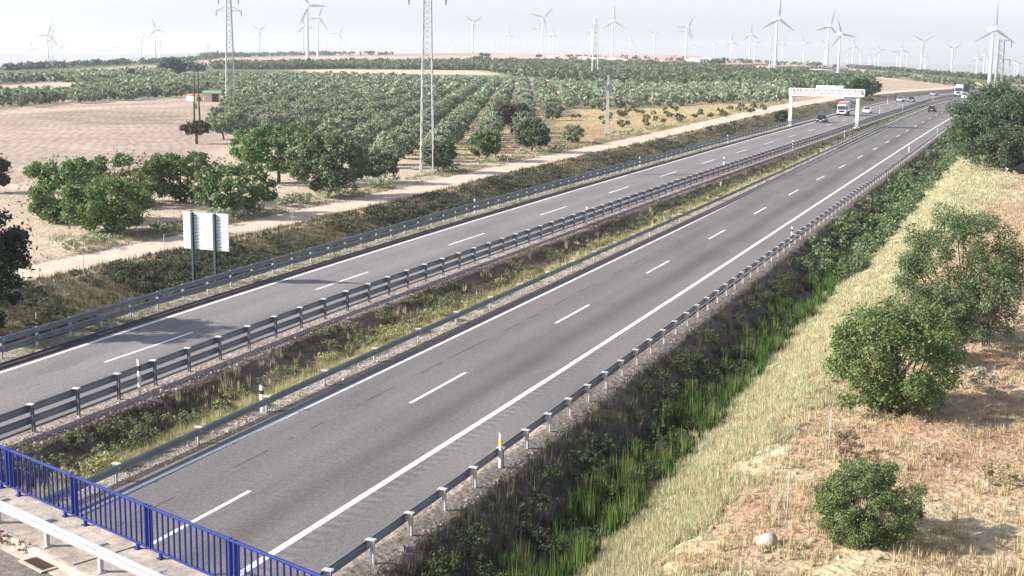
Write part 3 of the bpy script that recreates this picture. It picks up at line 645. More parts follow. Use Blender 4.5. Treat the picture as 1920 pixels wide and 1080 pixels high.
tufts('pale_grass', 'pale straw-green grass on the sunlit side of the right-hand ditch', 34000, (30, 330), o_(NRx, 4.0), lambda y: NRx(y)+np.interp(y, [30, 60, 110, 170], [8.2, 9.4, 12.5, 15.5])+2.2*wob(y*.35, y*.2+2), .28, 7, PG+STRAW, 61, spread=.14)
tufts('dry_grass', 'dry tan grass covering the slope at the right', 34000, (28, 300), o_(NRx, 6.6), lambda y: NRx(y)+20+y*.12, .20, 6, TAN+STRAW[:1], 62, spread=.15, patch=.8)
tufts('pale_grass', 'sparse greenish straw tufts fading from the ditch side into the dry slope', 5200, (29, 260), lambda y: NRx(y)+np.interp(y, [30, 60, 110, 170], [6.5, 7, 10, 12]), lambda y: NRx(y)+np.interp(y, [30, 60, 110, 170], [13, 15, 19, 24]), .32, 8, STRAW+PG, 60, patch=.5)
tufts('dry_grass', 'taller straw clumps on the right slope', 2800, (28, 200), o_(NRx, 8), lambda y: NRx(y)+18+y*.1, .38, 12, STRAW, 63, spread=.1, patch=.35)
tufts('ditch_plants', 'bright green upright plants standing in the right-hand ditch', 3600, (32, 300), o_(NRx, 2.7), lambda y: NRx(y)+4.9+.5*wob(y*.5, y*.3), .8, 15, GG, 64, spread=.2, lean=.2, wmin=.034, cat='plants', patch=.6)
tufts('ditch_plants', 'dull weeds on the dark gravel bank below the right guardrail', 2200, (30, 320), o_(NRx, .7), o_(NRx, 3.0), .5, 11, [(.13, .13, .08), (.1, .11, .06), (.2, .17, .11)], 65, spread=.2, lean=.4, cat='plants')
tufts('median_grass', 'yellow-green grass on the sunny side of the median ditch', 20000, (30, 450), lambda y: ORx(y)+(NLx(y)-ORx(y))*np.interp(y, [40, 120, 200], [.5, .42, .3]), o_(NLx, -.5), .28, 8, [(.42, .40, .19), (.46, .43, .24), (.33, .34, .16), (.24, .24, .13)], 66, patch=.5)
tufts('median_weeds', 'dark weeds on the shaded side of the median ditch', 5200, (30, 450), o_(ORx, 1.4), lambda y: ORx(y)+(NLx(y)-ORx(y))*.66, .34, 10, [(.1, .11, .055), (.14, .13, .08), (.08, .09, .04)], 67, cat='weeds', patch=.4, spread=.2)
tufts('median_weeds', 'straw clumps scattered through the median', 900, (32, 300), o_(ORx, 1.6), o_(NLx, -.7), .5, 12, STRAW, 68, cat='weeds', patch=.3)
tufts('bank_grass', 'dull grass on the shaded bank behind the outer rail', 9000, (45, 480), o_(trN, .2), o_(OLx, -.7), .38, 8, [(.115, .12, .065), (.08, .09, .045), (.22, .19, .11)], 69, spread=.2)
tufts('bank_grass', 'thin green fringe at the foot of the outer rail', 2600, (50, 420), o_(OLx, -.5), o_(OLx, .8), .16, 6, [(.26, .28, .13), (.3, .28, .16)], 70, patch=.4)
tufts('track_grass', 'dry grass strip between the dirt track and the fields', 6000, (60, 420), o_(trF, -3.2), o_(trF, -.1), .3, 8, [(.3, .29, .16), (.38, .33, .2), (.2, .21, .12)], 71, patch=.25, spread=.2)
tufts('field_grass', 'dry golden stubble right of the grove', 9000, (170, 420), lambda y: trF(y)-np.interp(y, [150, 230, 400], [14, 60, 90]), o_(trF, -1), .25, 6, [(.5, .4, .2), (.44, .36, .2)], 72, spread=.3)
tufts('verge_weeds', 'low dry weeds along the gravel beside the near carriageway', 2200, (30, 330), o_(NLx, .0), o_(NLx, .5), .10, 6, [(.36, .33, .24), (.3, .3, .2)], 73)
# woody scrub as leaf clumps
def scrub(name, label, N, yr, xa, xb, hw, base, seed, leaf, nlf, p=1.3, patch=None):
    rg = np.random.default_rng(seed); q = 1-p; Y = (yr[0]**q+rg.random(N)*(yr[1]**q-yr[0]**q))**(1/q); X = xa(Y)+(xb(Y)-xa(Y))*rg.random(N)
    if patch: k = (wob(X*patch, Y*patch)+rg.normal(0, .2, N)) > 0; X, Y = X[k], Y[k]
    return mass(name, list(zip(X.tolist(), Y.tolist())), label, base, [(0, 110, nlf, leaf), (110, 220, nlf//2, leaf*1.5), (220, 900, nlf//4, leaf*2.2)], hw=hw, seed=seed)
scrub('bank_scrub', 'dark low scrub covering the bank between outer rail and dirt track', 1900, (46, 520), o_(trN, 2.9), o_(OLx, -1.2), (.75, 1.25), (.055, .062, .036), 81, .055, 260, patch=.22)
scrub('track_scrub', 'grey-green bushes along the field side of the dirt track', 130, (62, 260), o_(trF, -2.6), o_(trF, -1), (1.0, 1.9), (.17, .19, .12), 82, .08, 320, patch=.12)
scrub('ditch_scrub', 'leafy dark green undergrowth in the right-hand ditch', 330, (34, 420), o_(NRx, 1.5), o_(NRx, 4.2), (.7, 1.0), (.05, .065, .03), 83, .05, 220, p=1.2)
scrub('far_ditch_scrub', 'green thicket filling the far end of the right-hand ditch', 330, (100, 430), o_(NRx, 1.6), o_(NRx, 5.6), (1.2, 2.0), (.075, .105, .05), 84, .1, 260, p=1.1)
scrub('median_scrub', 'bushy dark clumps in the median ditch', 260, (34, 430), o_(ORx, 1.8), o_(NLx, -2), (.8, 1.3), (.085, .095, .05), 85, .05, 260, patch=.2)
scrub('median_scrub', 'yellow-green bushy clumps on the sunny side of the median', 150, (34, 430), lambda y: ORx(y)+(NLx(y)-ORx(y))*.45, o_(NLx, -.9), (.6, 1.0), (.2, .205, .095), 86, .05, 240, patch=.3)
# loose stones
def stones(N, yr, xa, xb, seed, label, c=(.34, .3, .27), sz=.04):
    rg = np.random.default_rng(seed); q = -.6; Y = (yr[0]**q+rg.random(N)*(yr[1]**q-yr[0]**q))**(1/q); X = xa(Y)+(xb(Y)-xa(Y))*rg.random(N); Z = zt(X, Y)
    s = sz*rg.lognormal(0, .45, N); V = np.array([(1, 0, 0), (0, 1, 0), (-1, 0, 0), (0, -1, 0), (0, 0, .8), (0, 0, -.5)]); Fc = np.array([(0, 1, 4), (1, 2, 4), (2, 3, 4), (3, 0, 4), (1, 0, 5), (2, 1, 5), (3, 2, 5), (0, 3, 5)])
    a = rg.uniform(0, 6.28, N); c_, s_ = np.cos(a)[:, None], np.sin(a)[:, None]
    J = V[None]*rg.uniform(.6, 1.3, (N, 6, 1)); VX = (J[..., 0]*c_-J[..., 1]*s_)*s[:, None]+X[:, None]; VY = (J[..., 0]*s_+J[..., 1]*c_)*s[:, None]+Y[:, None]; VZ = J[..., 2]*s[:, None]+Z[:, None]
    F3 = (Fc[None]+6*np.arange(N)[:, None, None]).reshape(-1, 3)
    cc = np.repeat(np.array(c)[None]*rg.uniform(.6, 1.35, (N, 1)), 6, 0)
    stuff(mesh_np('loose_stones', np.stack([VX, VY, VZ], -1).reshape(-1, 3), F3, m_stone, col=cc), label, 'stones')
m_stone = mat('stone', (1, 1, 1), .9, attr=True)
stones(9000, (29, 260), o_(NRx, .2), o_(NRx, 3.2), 91, 'grey stones down the bank behind the right guardrail', (.2, .175, .16))
stones(5000, (29, 260), o_(NLx, -.4), o_(NLx, .55), 92, 'pale gravel beside the near median rail', (.42, .37, .34), .03)
stones(4000, (35, 260), o_(ORx, .0), o_(ORx, 1.2), 93, 'pale gravel along the two-beam median rail', (.42, .36, .32), .035)
stones(5000, (29, 200), o_(NRx, 7), lambda y: NRx(y)+20+y*.1, 94, 'stones and clods on the dry slope', (.42, .3, .22), .05)
def boulder(px, py, s, label):
    import bmesh
    bm = bmesh.new(); bmesh.ops.create_icosphere(bm, subdivisions=3, radius=1); rg = random.Random(px)
    for v in bm.verts:
        k = 1+.12*math.sin(v.co.x*4+rg.random()*.2)+.08*math.sin(v.co.y*5+1)*math.cos(v.co.z*4); v.co = Vector((v.co.x*s*k, v.co.y*s*.8*k, v.co.z*s*.75*k))
    me = bpy.data.meshes.new('boulder'); bm.to_mesh(me); me.materials.append(mat('pale_rock', (.36, .33, .29), .9, noise=[(4, .2)])); o = bpy.data.objects.new('boulder', me); C.objects.link(o)
    o.location = at(px, py)+Vector((0, 0, s*.3)); tag(o, label, 'boulder')
boulder(1438, 1022, .36, 'pale round boulder in the dry grass at the bottom right')

# ------------------------------------------------------------------ bridge at the lower left
P0, E_, N_ = Vector((-22.54, 24.17, 0)), Vector((.93873, -.34465, 0)), Vector((-.34465, -.93873, 0))
bz = math.atan2(E_.y, E_.x)      # local x along the railing, local y = away from the road over the edge (so -y is towards the camera)
m_conc = mat('concrete', (.36, .31, .26), .9, noise=[(.6, .25), (3, .28), (18, .2)], bump=.01, bscale=12)
m_conc_k = mat('kerb_concrete', (.44, .37, .31), .9, noise=[(.8, .2), (5, .22)], bump=.01, bscale=9)
m_old = mat('bridge_asphalt', (.17, .145, .125), .95, noise=[(.8, .25), (5, .3), (30, .3)], bump=.02, bscale=14)
bridge = thing('bridge', 'concrete overpass with brown walkway at the lower left corner', 'bridge', (P0.x, P0.y, 0), bz)
DK = 4.65
MB().box(-26, 34, -1.40, .22, DK-.22, DK).build('walkway', m_conc, bridge, bevel=.02)
MB().box(-26, 34, -8, .14, DK-1.2, DK-.24).build('deck', m_conc, bridge)
MB().box(-26, 34, -1.56, -1.405, DK-.2, DK+.02).build('kerb', m_conc_k, bridge, bevel=.03)
MB().box(-26, 34, -1.80, -1.565, DK-.237, DK-.118).build('gutter', m_conc_k, bridge)
MB().box(-26, 34, -9.0, -1.805, DK-.238, DK-.13).build('road_surface', m_old, bridge)
j = MB()
for x in (5.55, 13.5, -2.5): j.box(x-.03, x+.03, -1.395, .2, DK+.001, DK+.004)
j.build('joint', m_black, bridge)
m_blue = mat('blue_paint', (.009, .027, .20), .42, noise=[(3, .12)], spec=.45)
rail = thing('railing', 'blue steel railing of vertical bars along the overpass edge', 'railing', (P0.x, P0.y, 0), bz)
zt_, zb_ = 5.70, 4.80
posts_x = [-5.4+2.83*k for k in range(8)]
MB().box(-9, 17, -.035, .035, zt_-.05, zt_).build('top_rail', m_blue, rail, bevel=.008)
MB().box(-9, 17, -.025, .025, zb_-.03, zb_+.01).build('bottom_rail', m_blue, rail, bevel=.005)
def part_copy(o, loc): c = o.copy(); C.objects.link(c); c.parent = o.parent; c.location = loc; return c
pp = None
for x in [0.37+2.87*k for k in range(-3, 6)]:
    if pp is None:
        mb = MB(); mb.box(-.10, -.055, -.04, .04, zb_-.02, zt_+.012); mb.box(.055, .10, -.04, .04, zb_-.02, zt_+.012)
        mb.box(.38, .45, -.03, .03, DK, zb_); mb.box(.35, .48, -.07, .07, DK, DK+.02); mb.box(-.45, -.38, -.03, .03, DK, zb_); mb.box(-.48, -.35, -.07, .07, DK, DK+.02)
        pp = mb.build('post', m_blue, rail, bevel=.004); pp.location.x = x
    else: part_copy(pp, (x, 0, 0))
bb = None; k = 0; x = -3.9
while x < 15.4:
    near = min(abs(x-(0.37+2.87*q)) for q in range(-3, 6))
    if near > .11:
        if bb is None: bb = MB().box(-.011, .011, -.018, .018, zb_+.01, zt_-.05).build('baluster', m_blue, rail); bb.location.x = x
        elif k < 98: part_copy(bb, (x, 0, 0))
        k += 1
    x += .195
# white guardrail on the bridge
gl = thing('guardrail', 'sunlit whitish guardrail on the overpass beside the blue railing', 'guardrail', (P0.x, P0.y, 0), bz)
m_gw = mat('bright_galvanised', (.42, .41, .40), .45, .3, noise=[(1.5, .12), (9, .1)], spec=.5)
mb = MB(); prof = [(-1.36-a*.8+.02, DK+.49+h*.85) for a, h in W]; prof = prof+[(a+.006, h) for a, h in prof[::-1]]+[prof[0]]
for x in (-12, -8, -4, 0, 4, 8, 12, 16):
    for a, h in prof: mb.v.append((x, a, h))
K = len(prof)
for i in range(7):
    for k in range(K-1): mb.f.append((i*K+k, i*K+k+1, (i+1)*K+k+1, (i+1)*K+k))
mb.build('rail', m_gw, gl)
pp = None
for x in [2.15+2.06*k for k in range(-6, 7)]:
    if pp is None:
        mb = MB(); mb.box(-.05, .05, -1.26, -1.18, DK, DK+.58); mb.box(-.08, .08, -1.36, -1.08, DK+.58, DK+.60); mb.box(-.05, .05, -1.34, -1.26, DK+.44, DK+.56); mb.box(-.1, .1, -1.34, -1.1, DK, DK+.02)
        pp = mb.build('post', m_gw, gl); pp.location.x = x
    else: part_copy(pp, (x, 0, 0))
# drain
dr = thing('drain_grate', 'rusty rectangular drain grate in a pale frame beside the overpass kerb', 'drain', (P0.x, P0.y, 0), bz)
m_rust = mat('rust', (.09, .06, .045), .8, noise=[(8, .3)])
X0, X1, Y0, Y1, Z_ = 4.38, 5.15, -1.86, -1.56, DK-.117
mb = MB(); mb.box(X0-.07, X1+.07, Y0-.07, Y0, Z_, Z_+.03).box(X0-.07, X1+.07, Y1, Y1+.045, Z_, Z_+.03).box(X0-.07, X0, Y0, Y1, Z_, Z_+.03).box(X1, X1+.07, Y0, Y1, Z_, Z_+.03); mb.build('frame', m_conc_k, dr)
MB().box(X0, X1, Y0, Y1, Z_, Z_+.004).build('pit', m_black, dr)
mb = MB()
for k in range(12): x = X0+.03+(X1-X0-.06)*k/11; mb.box(x-.018, x+.018, Y0, Y1, Z_+.006, Z_+.022)
mb.build('grating', m_rust, dr)
for k, (lx, ly, s, lab) in enumerate([(2.75, -1.60, .2, 'dry reddish weed growing in the kerb gap at the far left'), (3.15, -1.61, .18, 'dry weed in the kerb gap, middle of three'), (3.85, -1.60, .24, 'dark leafy weed in the kerb gap next to the drain')]):
    p = P0+E_*lx+N_*(-ly); tree('weed', lab, 'weed', (p.x, p.y, DK-.12), s*1.1, s*1.5, (.12, .08, .05), 300+k, nl=7, n=260, leaf=.022, z0=.02, trunk=False, group='weeds in the overpass kerb')

# ------------------------------------------------------------------ billboard seen from behind
m_alu = mat('aluminium_panel', (.80, .81, .84), .5, .05, noise=[(.7, .06)]); m_steel_d = mat('dark_green_steel', (.07, .10, .10), .5, .4)
def on_line(fx, px, off):     # point of a line beside the road seen in column px
    lo, hi = 30., 400.
    for _ in range(50):
        m = (lo+hi)/2; X = float(fx(m))+off
        if proj(X, m, 0)[0] < px: lo = m
        else: hi = m
    return Vector((X, m, float(zt(X, m))))
b = on_line(OLx, 405, -1.3); xx = b.x
while proj(xx, b.y, 0)[0] > 364: xx -= .02
wd = b.x-xx; a = Vector((xx, b.y, float(zt(xx, b.y))))
m_seam = mat('panel_seam_grey', (.3, .31, .34), .6)
bd = thing('road_sign', 'large road sign seen from its ribbed white back on two dark posts', 'road sign', (xx, b.y, 0), 0)
ztop = zrow(b, 400); zbot = zrow(b, 470); x0, x1 = -wd*.45, wd*1.58
mb = MB(); ns = 11
for k in range(ns):
    z0, z1 = zbot+(ztop-zbot)*k/ns, zbot+(ztop-zbot)*(k+1)/ns
    mb.box(x0, x1, .09, .13, z0, z1-.045); mb.box(x0, x1, .125, .128, z1-.045, z1)
    mb.box(x0, x1, .05, .09, z1-.09, z1-.05)
mb.build('panel', m_alu, bd)
mb = MB()
for k in range(ns): z1 = zbot+(ztop-zbot)*(k+1)/ns; mb.box(x0+.01, x1-.01, .084, .089, z1-.048, z1-.002)
mb.build('panel_seam', m_seam, bd)
for x in (0, wd):
    mb = MB(); mb.box(x-.075, x+.075, -.1, -.085, min(a.z, b.z)-.5, ztop-.02).box(x-.075, x+.075, .045, .058, min(a.z, b.z)-.5, ztop-.02).box(x-.01, x+.01, -.085, .045, min(a.z, b.z)-.5, ztop-.02)
    mb.build('post', m_steel_d, bd)

# ------------------------------------------------------------------ gantry
m_gan = mat('gantry_paint', (.78, .80, .74), .5, noise=[(.5, .06)]); m_pan = mat('panel_back', (.58, .61, .64), .5, noise=[(.6, .08)])
gR = at(1606, 240); gL = Vector((-52.4, gR.y, 0)); gv = Vector((gR.x-gL.x, gR.y-gL.y, 0)); gw = gv.length; ga = math.atan2(gv.y, gv.x)
gan = thing('gantry', 'white steel sign gantry spanning the far carriageway', 'gantry', (gL.x, gL.y, 0), ga)
zl, zr = zrow(gL, 163), zrow(gR, 171); zt2 = (zl+zr)/2
for x in (0, gw):
    mb = MB(); mb.box(x-.32, x+.32, -.3, .3, -.4, zt2-.2).box(x-.6, x+.6, -.55, .55, -.2, .1); mb.build('leg', m_gan, gan, bevel=.04)
zb2 = zt2-1.25; mb = MB()
for yy in (-.45, .45):
    mb.bar((-.4, yy, zt2), (gw+1.2, yy, zt2), .18).bar((-.4, yy, zb2), (gw+1.2, yy, zb2), .38)
    nn = 22
    for k in range(nn+1): x = -.4+(gw+1.6)*k/nn; mb.bar((x, yy, zb2), (x, yy, zt2), .10)
    for k in range(nn): xA = -.4+(gw+1.6)*k/nn; xB = -.4+(gw+1.6)*(k+1)/nn; mb.bar((xA, yy, zb2 if k % 2 else zt2), (xB, yy, zt2 if k % 2 else zb2), .07)
mb.bar((-.4, 0, zb2-.05), (gw+1.2, 0, zb2-.05), .8, .06); mb.build('truss', m_gan, gan)
for (fa_, fb_, z0, z1) in ((.36, .66, zb2-.15, zt2+.75), (.66, .78, zb2-.15, zt2+.7), (.79, 1.03, zb2-1.0, zt2-.05)):
    mb = MB(); xa_, xb_ = gw*fa_, gw*fb_-.1; mb.box(xa_, xb_, .62, .72, z0, z1)
    for k in range(4): x = xa_+(xb_-xa_)*(k+.5)/4; mb.box(x-.06, x+.06, .54, .62, z0+.1, z1-.1)
    mb.build('sign_panel', m_pan, gan)

# ------------------------------------------------------------------ lattice pylons and poles
m_lat = mat('galvanised_lattice', (.45, .46, .44), .5, .25); m_wood = mat('dark_wood_pole', (.09, .075, .06), .9); m_ins = mat('insulator', (.2, .2, .22), .4)
def lattice(name, label, pos, h, wb, wt, th_, nseg, arms, rz=.2, cat='pylon', sink=.5):
    t = thing(name, label, cat, pos, rz, 'lattice towers' if 'telecom' not in name else None)
    mb = MB(); cs = ((-1, -1), (1, -1), (1, 1), (-1, 1))
    W_ = lambda z: (wb+(wt-wb)*z/h)/2
    for i, j in cs: mb.bar((i*W_(-sink), j*W_(-sink), -sink), (i*W_(h), j*W_(h), h), th_*1.3)
    mb.build('leg_frame', m_lat, t); mb = MB()
    z = 0; k = 0; hs = h/nseg
    for k in range(nseg):
        z0, z1 = k*hs, (k+1)*hs
        for q in range(4):
            a_, b_ = cs[q], cs[(q+1) % 4]; A0, B0, A1, B1 = W_(z0), W_(z0), W_(z1), W_(z1)
            pa, pb = (a_[0]*A0, a_[1]*A0, z0), (b_[0]*B1, b_[1]*B1, z1)
            if k % 2: pa, pb = (b_[0]*A0, b_[1]*A0, z0), (a_[0]*B1, a_[1]*B1, z1)
            mb.bar(pa, pb, th_*.7)
            if k % 4 == 0: mb.bar((a_[0]*A0, a_[1]*A0, z0), (b_[0]*A0, b_[1]*A0, z0), th_*.7)
    mb.build('bracing', m_lat, t)
    for (z, ln) in arms:
        mb = MB()
        for s in (-1, 1):
            mb.bar((s*W_(z), -W_(z), z), (s*ln, 0, z), th_).bar((s*W_(z), W_(z), z), (s*ln, 0, z), th_).bar((s*W_(z), 0, z+ln*.35), (s*ln, 0, z), th_)
        c = mb.build('cross_arm', m_lat, t)
        for s in (-1, 1): MB().tube([(s*ln, 0, z), (s*ln, 0, z-.5), (s*ln, 0, z-1.3)], [.07, .12, .07], 6).build('insulator', m_ins, c)
    return t
g = at(801, 324); lattice('lattice_pylon', 'tall slender lattice pylon standing in the olive grove beside the dirt track', g, 24.5, 1.55, .75, .075, 34, [(21.2, 2.2), (23.6, 1.8)], rz=.35)
g = at(433, 200); lattice('lattice_pylon', 'tall lattice pylon by the small green-roofed shed', g, 30, 2.2, 1.0, .13, 22, [(23.2, 3.0), (26, 2.4), (29, 2.0)], rz=.5)
g = at(1115, 148); lattice('lattice_pylon', 'distant lattice pylon behind the concrete pole', g, zrow(g, 34)-g.z, 3.2, 1.6, .2, 14, [], rz=.4)
g = at(1444, 141); lattice('lattice_pylon', 'faint lattice pylon just left of the tallest right-hand turbine', g, zrow(g, 68)-g.z, 1.8, 1.0, .18, 12, [], rz=.3)
g = at(1871, 172); hh = zrow(g, 74)-g.z
tt = lattice('telecom_tower', 'lattice telecom tower with side brackets next to the rightmost big turbine', g, hh, 2.6, 2.0, .22, 12, [], rz=.3, cat='telecom tower')
for z in (hh*.98, hh*.62):
    MB().bar((1.0, 0, z), (4.0, 0, z), .3).bar((4.0, 0, z), (4.0, 0, z-3), .35).build('bracket', m_lat, tt)
# twin wooden pole
g = at(370, 243); t = thing('utility_pole', 'twin dark wooden utility pole with a wide crossbar rising over the small tree', 'utility pole', g, .1); hh = zrow(g, 134)-g.z
for x in (-.38, .38): MB().tube([(x*1.5, 0, -.5), (x, 0, hh)], [.17, .12], 8).build('pole', m_wood, t, smooth=True)
MB().bar((-2.1, 0, hh-.2), (2.1, 0, hh-.2), .16).bar((-.38, 0, hh*.45), (.38, 0, hh*.45+.1), .1).build('crossbar', m_galv, t)
MB().box(-.5, .1, -.35, -.12, hh*.36, hh*.36+.9).build('switch_box', m_wood, t)
# concrete pole
g = at(1138, 256); t = thing('utility_pole', 'pale concrete utility pole with flared foot beside the dirt track', 'utility pole', g, .3); hh = zrow(g, 168)-g.z; h2 = zrow(g, 141)-g.z
m_cp = mat('pale_concrete', (.55, .52, .46), .8, noise=[(2, .12)])
MB().hexa([(-.62, -.4, -.3), (.62, -.4, -.3), (.62, .4, -.3), (-.62, .4, -.3), (-.34, -.25, 1.8), (.34, -.25, 1.8), (.34, .25, 1.8), (-.34, .25, 1.8)]).hexa([(-.34, -.25, 1.8), (.34, -.25, 1.8), (.34, .25, 1.8), (-.34, .25, 1.8), (-.17, -.14, h2), (.17, -.14, h2), (.17, .14, h2), (-.17, .14, h2)]).build('pole', m_cp, t)
MB().bar((-1.7, 0, h2), (1.7, 0, h2), .14).bar((-1.0, 0, h2-1.5), (1.2, 0, h2-1.5), .12).build('crossbar', m_galv, t)
MB().box(-.2, .7, -.5, -.2, h2-2.6, h2-1.6).build('transformer', m_ins, t)
for x in (-1.5, -.4, 1.5): MB().tube([(x, 0, h2+.07), (x, 0, h2+.45)], [.08, .06], 6).build('insulator', m_ins, t)
g = at(409, 130); t = thing('utility_pole', 'thin far pole with short crossbar between the conifer and the tall pylon', 'utility pole', g, .1); hh = zrow(g, 94)-g.z
MB().tube([(0, 0, -1), (0, 0, hh)], [.22, .16], 7).build('pole', m_wood, t); MB().bar((-1.6, 0, hh-.3), (1.6, 0, hh-.3), .25).build('crossbar', m_galv, t)

# ------------------------------------------------------------------ fence posts
m_fp = mat('fence_post_steel', (.5, .48, .44), .7)
def fpost(px, py, top, label, r=.025):
    g = at(px, py); h = zrow(g, top)-g.z; t = thing('fence_post', label, 'fence post', g, 0, 'thin fence posts')
    MB().tube([(0, 0, -.2), (.02, 0, h)], [r, r], 6).build('pole', m_fp, t, smooth=True); MB().tube([(.02, 0, h), (.02, 0, h+.02)], [r*1.4, r*1.4], 6).build('cap', m_fp, t)
for p in [(308, 475, 440, 'thin fence post on the bank left of the road sign'), (157, 518, 478, 'thin fence post beside the track at the far left'), (68, 612, 586, 'thin fence post rising from the dark bank at the lower left'),
          (548, 427, 393, 'thin fence post right of the road sign'), (643, 403, 376, 'thin fence post where the bank darkens below the big round tree'), (735, 375, 352, 'thin fence post on the bank left of the big pylon foot'),
          (819, 352, 326, 'thin fence post on the track side right of the big pylon'), (951, 318, 297, 'thin fence post at the track below the front olives'), (1005, 300, 284, 'thin fence post at the track under the right grove corner'),
          (1108, 288, 264, 'stout pale post beside the track below the concrete pole')]: fpost(*p)
for p in [(1475, 975, 885, 'leaning thin stake on the right slope left of the round bush'), (1554, 842, 770, 'thin stake on the right slope above the round bush'), (1387, 1085, 1046, 'thin stake at the bottom edge of the right slope')]: fpost(*p, r=.02)

# ------------------------------------------------------------------ wind turbines
m_tur = mat('turbine_white', (.6, .62, .66), .5)
def turbine(px, py, hub, ang, label, group='wind turbines on the plain', bl=.42, facing=None, scale=1):
    d = ray(px, py); hpx = py-hub; dist = min(F*46/hpx, 4600); dep = -d[2]/math.hypot(d[0], d[1])
    th_ = math.atan2(d[0], d[1])
    if py > np.interp(px, *zip(*hzp))+2.5: g = at(px, py); dist = math.hypot(g.x, g.y)
    h = math.hypot(d[0], d[1]); X, Y = d[0]/h*dist, d[1]/h*dist; z = CH-dep*dist
    H = hpx*dist/F*1.02; k = H/46*scale; zg = float(zt(X, Y)); sink = max(0, z-zg)+3
    az = (facing if facing is not None else .5)-th_
    t = thing('wind_turbine', label, 'wind turbine', (X, Y, z), az, group)        # local -y looks back to the camera
    MB().tube([(0, 0, -sink), (0, 0, 0), (0, 0, H)], [1.5*k, 1.5*k, .9*k], 12).build('tower', m_tur, t, smooth=True)
    MB().hexa([(-1.2*k, -3*k, H-1.0*k), (1.2*k, -3*k, H-1.0*k), (1.3*k, 6*k, H-.8*k), (-1.3*k, 6*k, H-.8*k), (-1.4*k, -3*k, H+1.9*k), (1.4*k, -3*k, H+1.9*k), (1.2*k, 6*k, H+1.9*k), (-1.2*k, 6*k, H+1.9*k)]).build('nacelle', m_tur, t, bevel=.3*k)
    rt = MB().tube([(0, 1.2*k, 0), (0, 0, 0), (0, -1.6*k, 0)], [1.3*k, 1.3*k, .3*k], 10).build('rotor_hub', m_tur, t, smooth=True)
    rt.location = (0, -4*k, H+.4*k)
    L = H*bl
    for q in range(3):
        a_ = math.radians(ang+120*q); mb = MB(); P = []
        for f, c, th2 in ((0, .55, .5), (.08, .6, .5), (.2, 1.15, .3), (.6, .7, .15), (1, .18, .05)):
            cx, sx = math.sin(a_), math.cos(a_); r0 = f*L; wx, wz = math.cos(a_), -math.sin(a_)
            P.append([(cx*r0+wx*u*k, v*k, sx*r0+wz*u*k) for u, v in ((-c, 0), (0, -th2), (c, 0), (0, th2))])
        b0 = 0; vs = [p for r in P for p in r]; fs = [(i*4+j, i*4+(j+1) % 4, i*4+4+(j+1) % 4, i*4+4+j) for i in range(4) for j in range(4)]+[(16, 17, 18, 19)]
        mb.add(vs, fs).build('blade', m_tur, rt, smooth=False)
    return t
TB = [(60, 127.5, 93, -5, 'wind turbine at the far left edge group, leftmost clear one'), (91, 127, 71, 20, 'largest wind turbine at the far left, blade pointing left'), (98, 126, 79, 10, 'wind turbine tucked just behind the largest far-left one'),
      (117, 124, 90, -20, 'small wind turbine right of the far-left pair'), (217, 115, 88, 0, 'lone small thin turbine on the left horizon'), (265, 112, 76, 165, 'turbine with one hanging blade left of the tall left-hand one'),
      (291, 113, 60, -17, 'tall turbine with spread blades on the left horizon'), (486, 103, 60, 55, 'turbine between the tall pylon and the biggest turbine'), (577, 113, 18, -30, 'biggest wind turbine of the left half, blades near the top edge'),
      (569, 104, 52, -15, 'turbine hidden close behind the biggest left-half turbine'), (596, 107, 38, 20, 'turbine immediately right of the biggest left-half turbine'), (635, 103, 66, 30, 'turbine right of the biggest left-half group'),
      (886, 98, 45, 60, 'turbine with V-shaped blades right of the big pylon'), (953, 98, 67, 0, 'turbine with one upright blade left of the centre pair'), (1008, 103, 55, 20, 'left turbine of the overlapping centre pair'),
      (1016, 104, 38, 45, 'tall V-bladed turbine of the overlapping centre pair'), (1037, 99, 67, 0, 'small turbine right of the centre pair'), (1109, 101, 60, 0, 'turbine just left of the distant pylon'),
      (1148, 107, 44, 0, 'tall turbine right of the distant pylon'), (1152, 104, 62, 40, 'turbine peeking out right of the tall one by the distant pylon'), (1181, 104, 76, 10, 'faint turbine right of the distant pylon group'),
      (1226, 104, 68, 60, 'V-bladed small turbine at centre right'), (1286, 112, 55, 30, 'turbine above the village with a blade pointing left'), (1338, 105, 84, 90, 'small turbine above the village tree'),
      (1370, 115, 81, 0, 'small turbine right of the village cypress'), (1405, 115, 68, 0, 'slim turbine with upright blade right of the village'), (1415, 112, 84, 70, 'small turbine right behind the slim upright-bladed one'),
      (1453, 131, 43, 3, 'tallest turbine of the right half, standing before the village edge'), (1466, 114, 83, 10, 'small turbine right behind the tallest right-half one'), (1506, 118, 83, 90, 'faint turbine left of the overlapping right pair'),
      (1550, 128, 56, 15, 'left turbine of the overlapping right pair'), (1571, 142, 70, -20, 'front turbine of the overlapping right pair with spread blades'), (1598, 126, 90, 0, 'faint turbine right of the overlapping right pair'),
      (1647, 130, 97, 85, 'small turbine with level blade over the far road'), (1688, 133, 96, 0, 'small turbine over the bend, right one of three'), (1681, 133, 100, 30, 'small turbine over the bend, left one of three'), (1699, 134, 106, 0, 'smallest turbine over the bend'),
      (1726, 137, 84, 60, 'V-bladed turbine at the right'), (1733, 136, 108, 20, 'short faint turbine right of the V-bladed right one'), (1783, 142, 97, 60, 'turbine standing alone between the V-bladed and biggest right one'),
      (1830, 147, 113, 0, 'faint turbine left of the biggest right-edge turbine'), (1843, 147, 108, 0, 'turbine close left of the biggest right-edge turbine'), (1854, 172, 68, 1, 'biggest turbine at the right edge behind the large dark tree'),
      (1901, 152, 122, 90, 'last turbine at the right edge of the picture')]
for q in TB: turbine(*q)
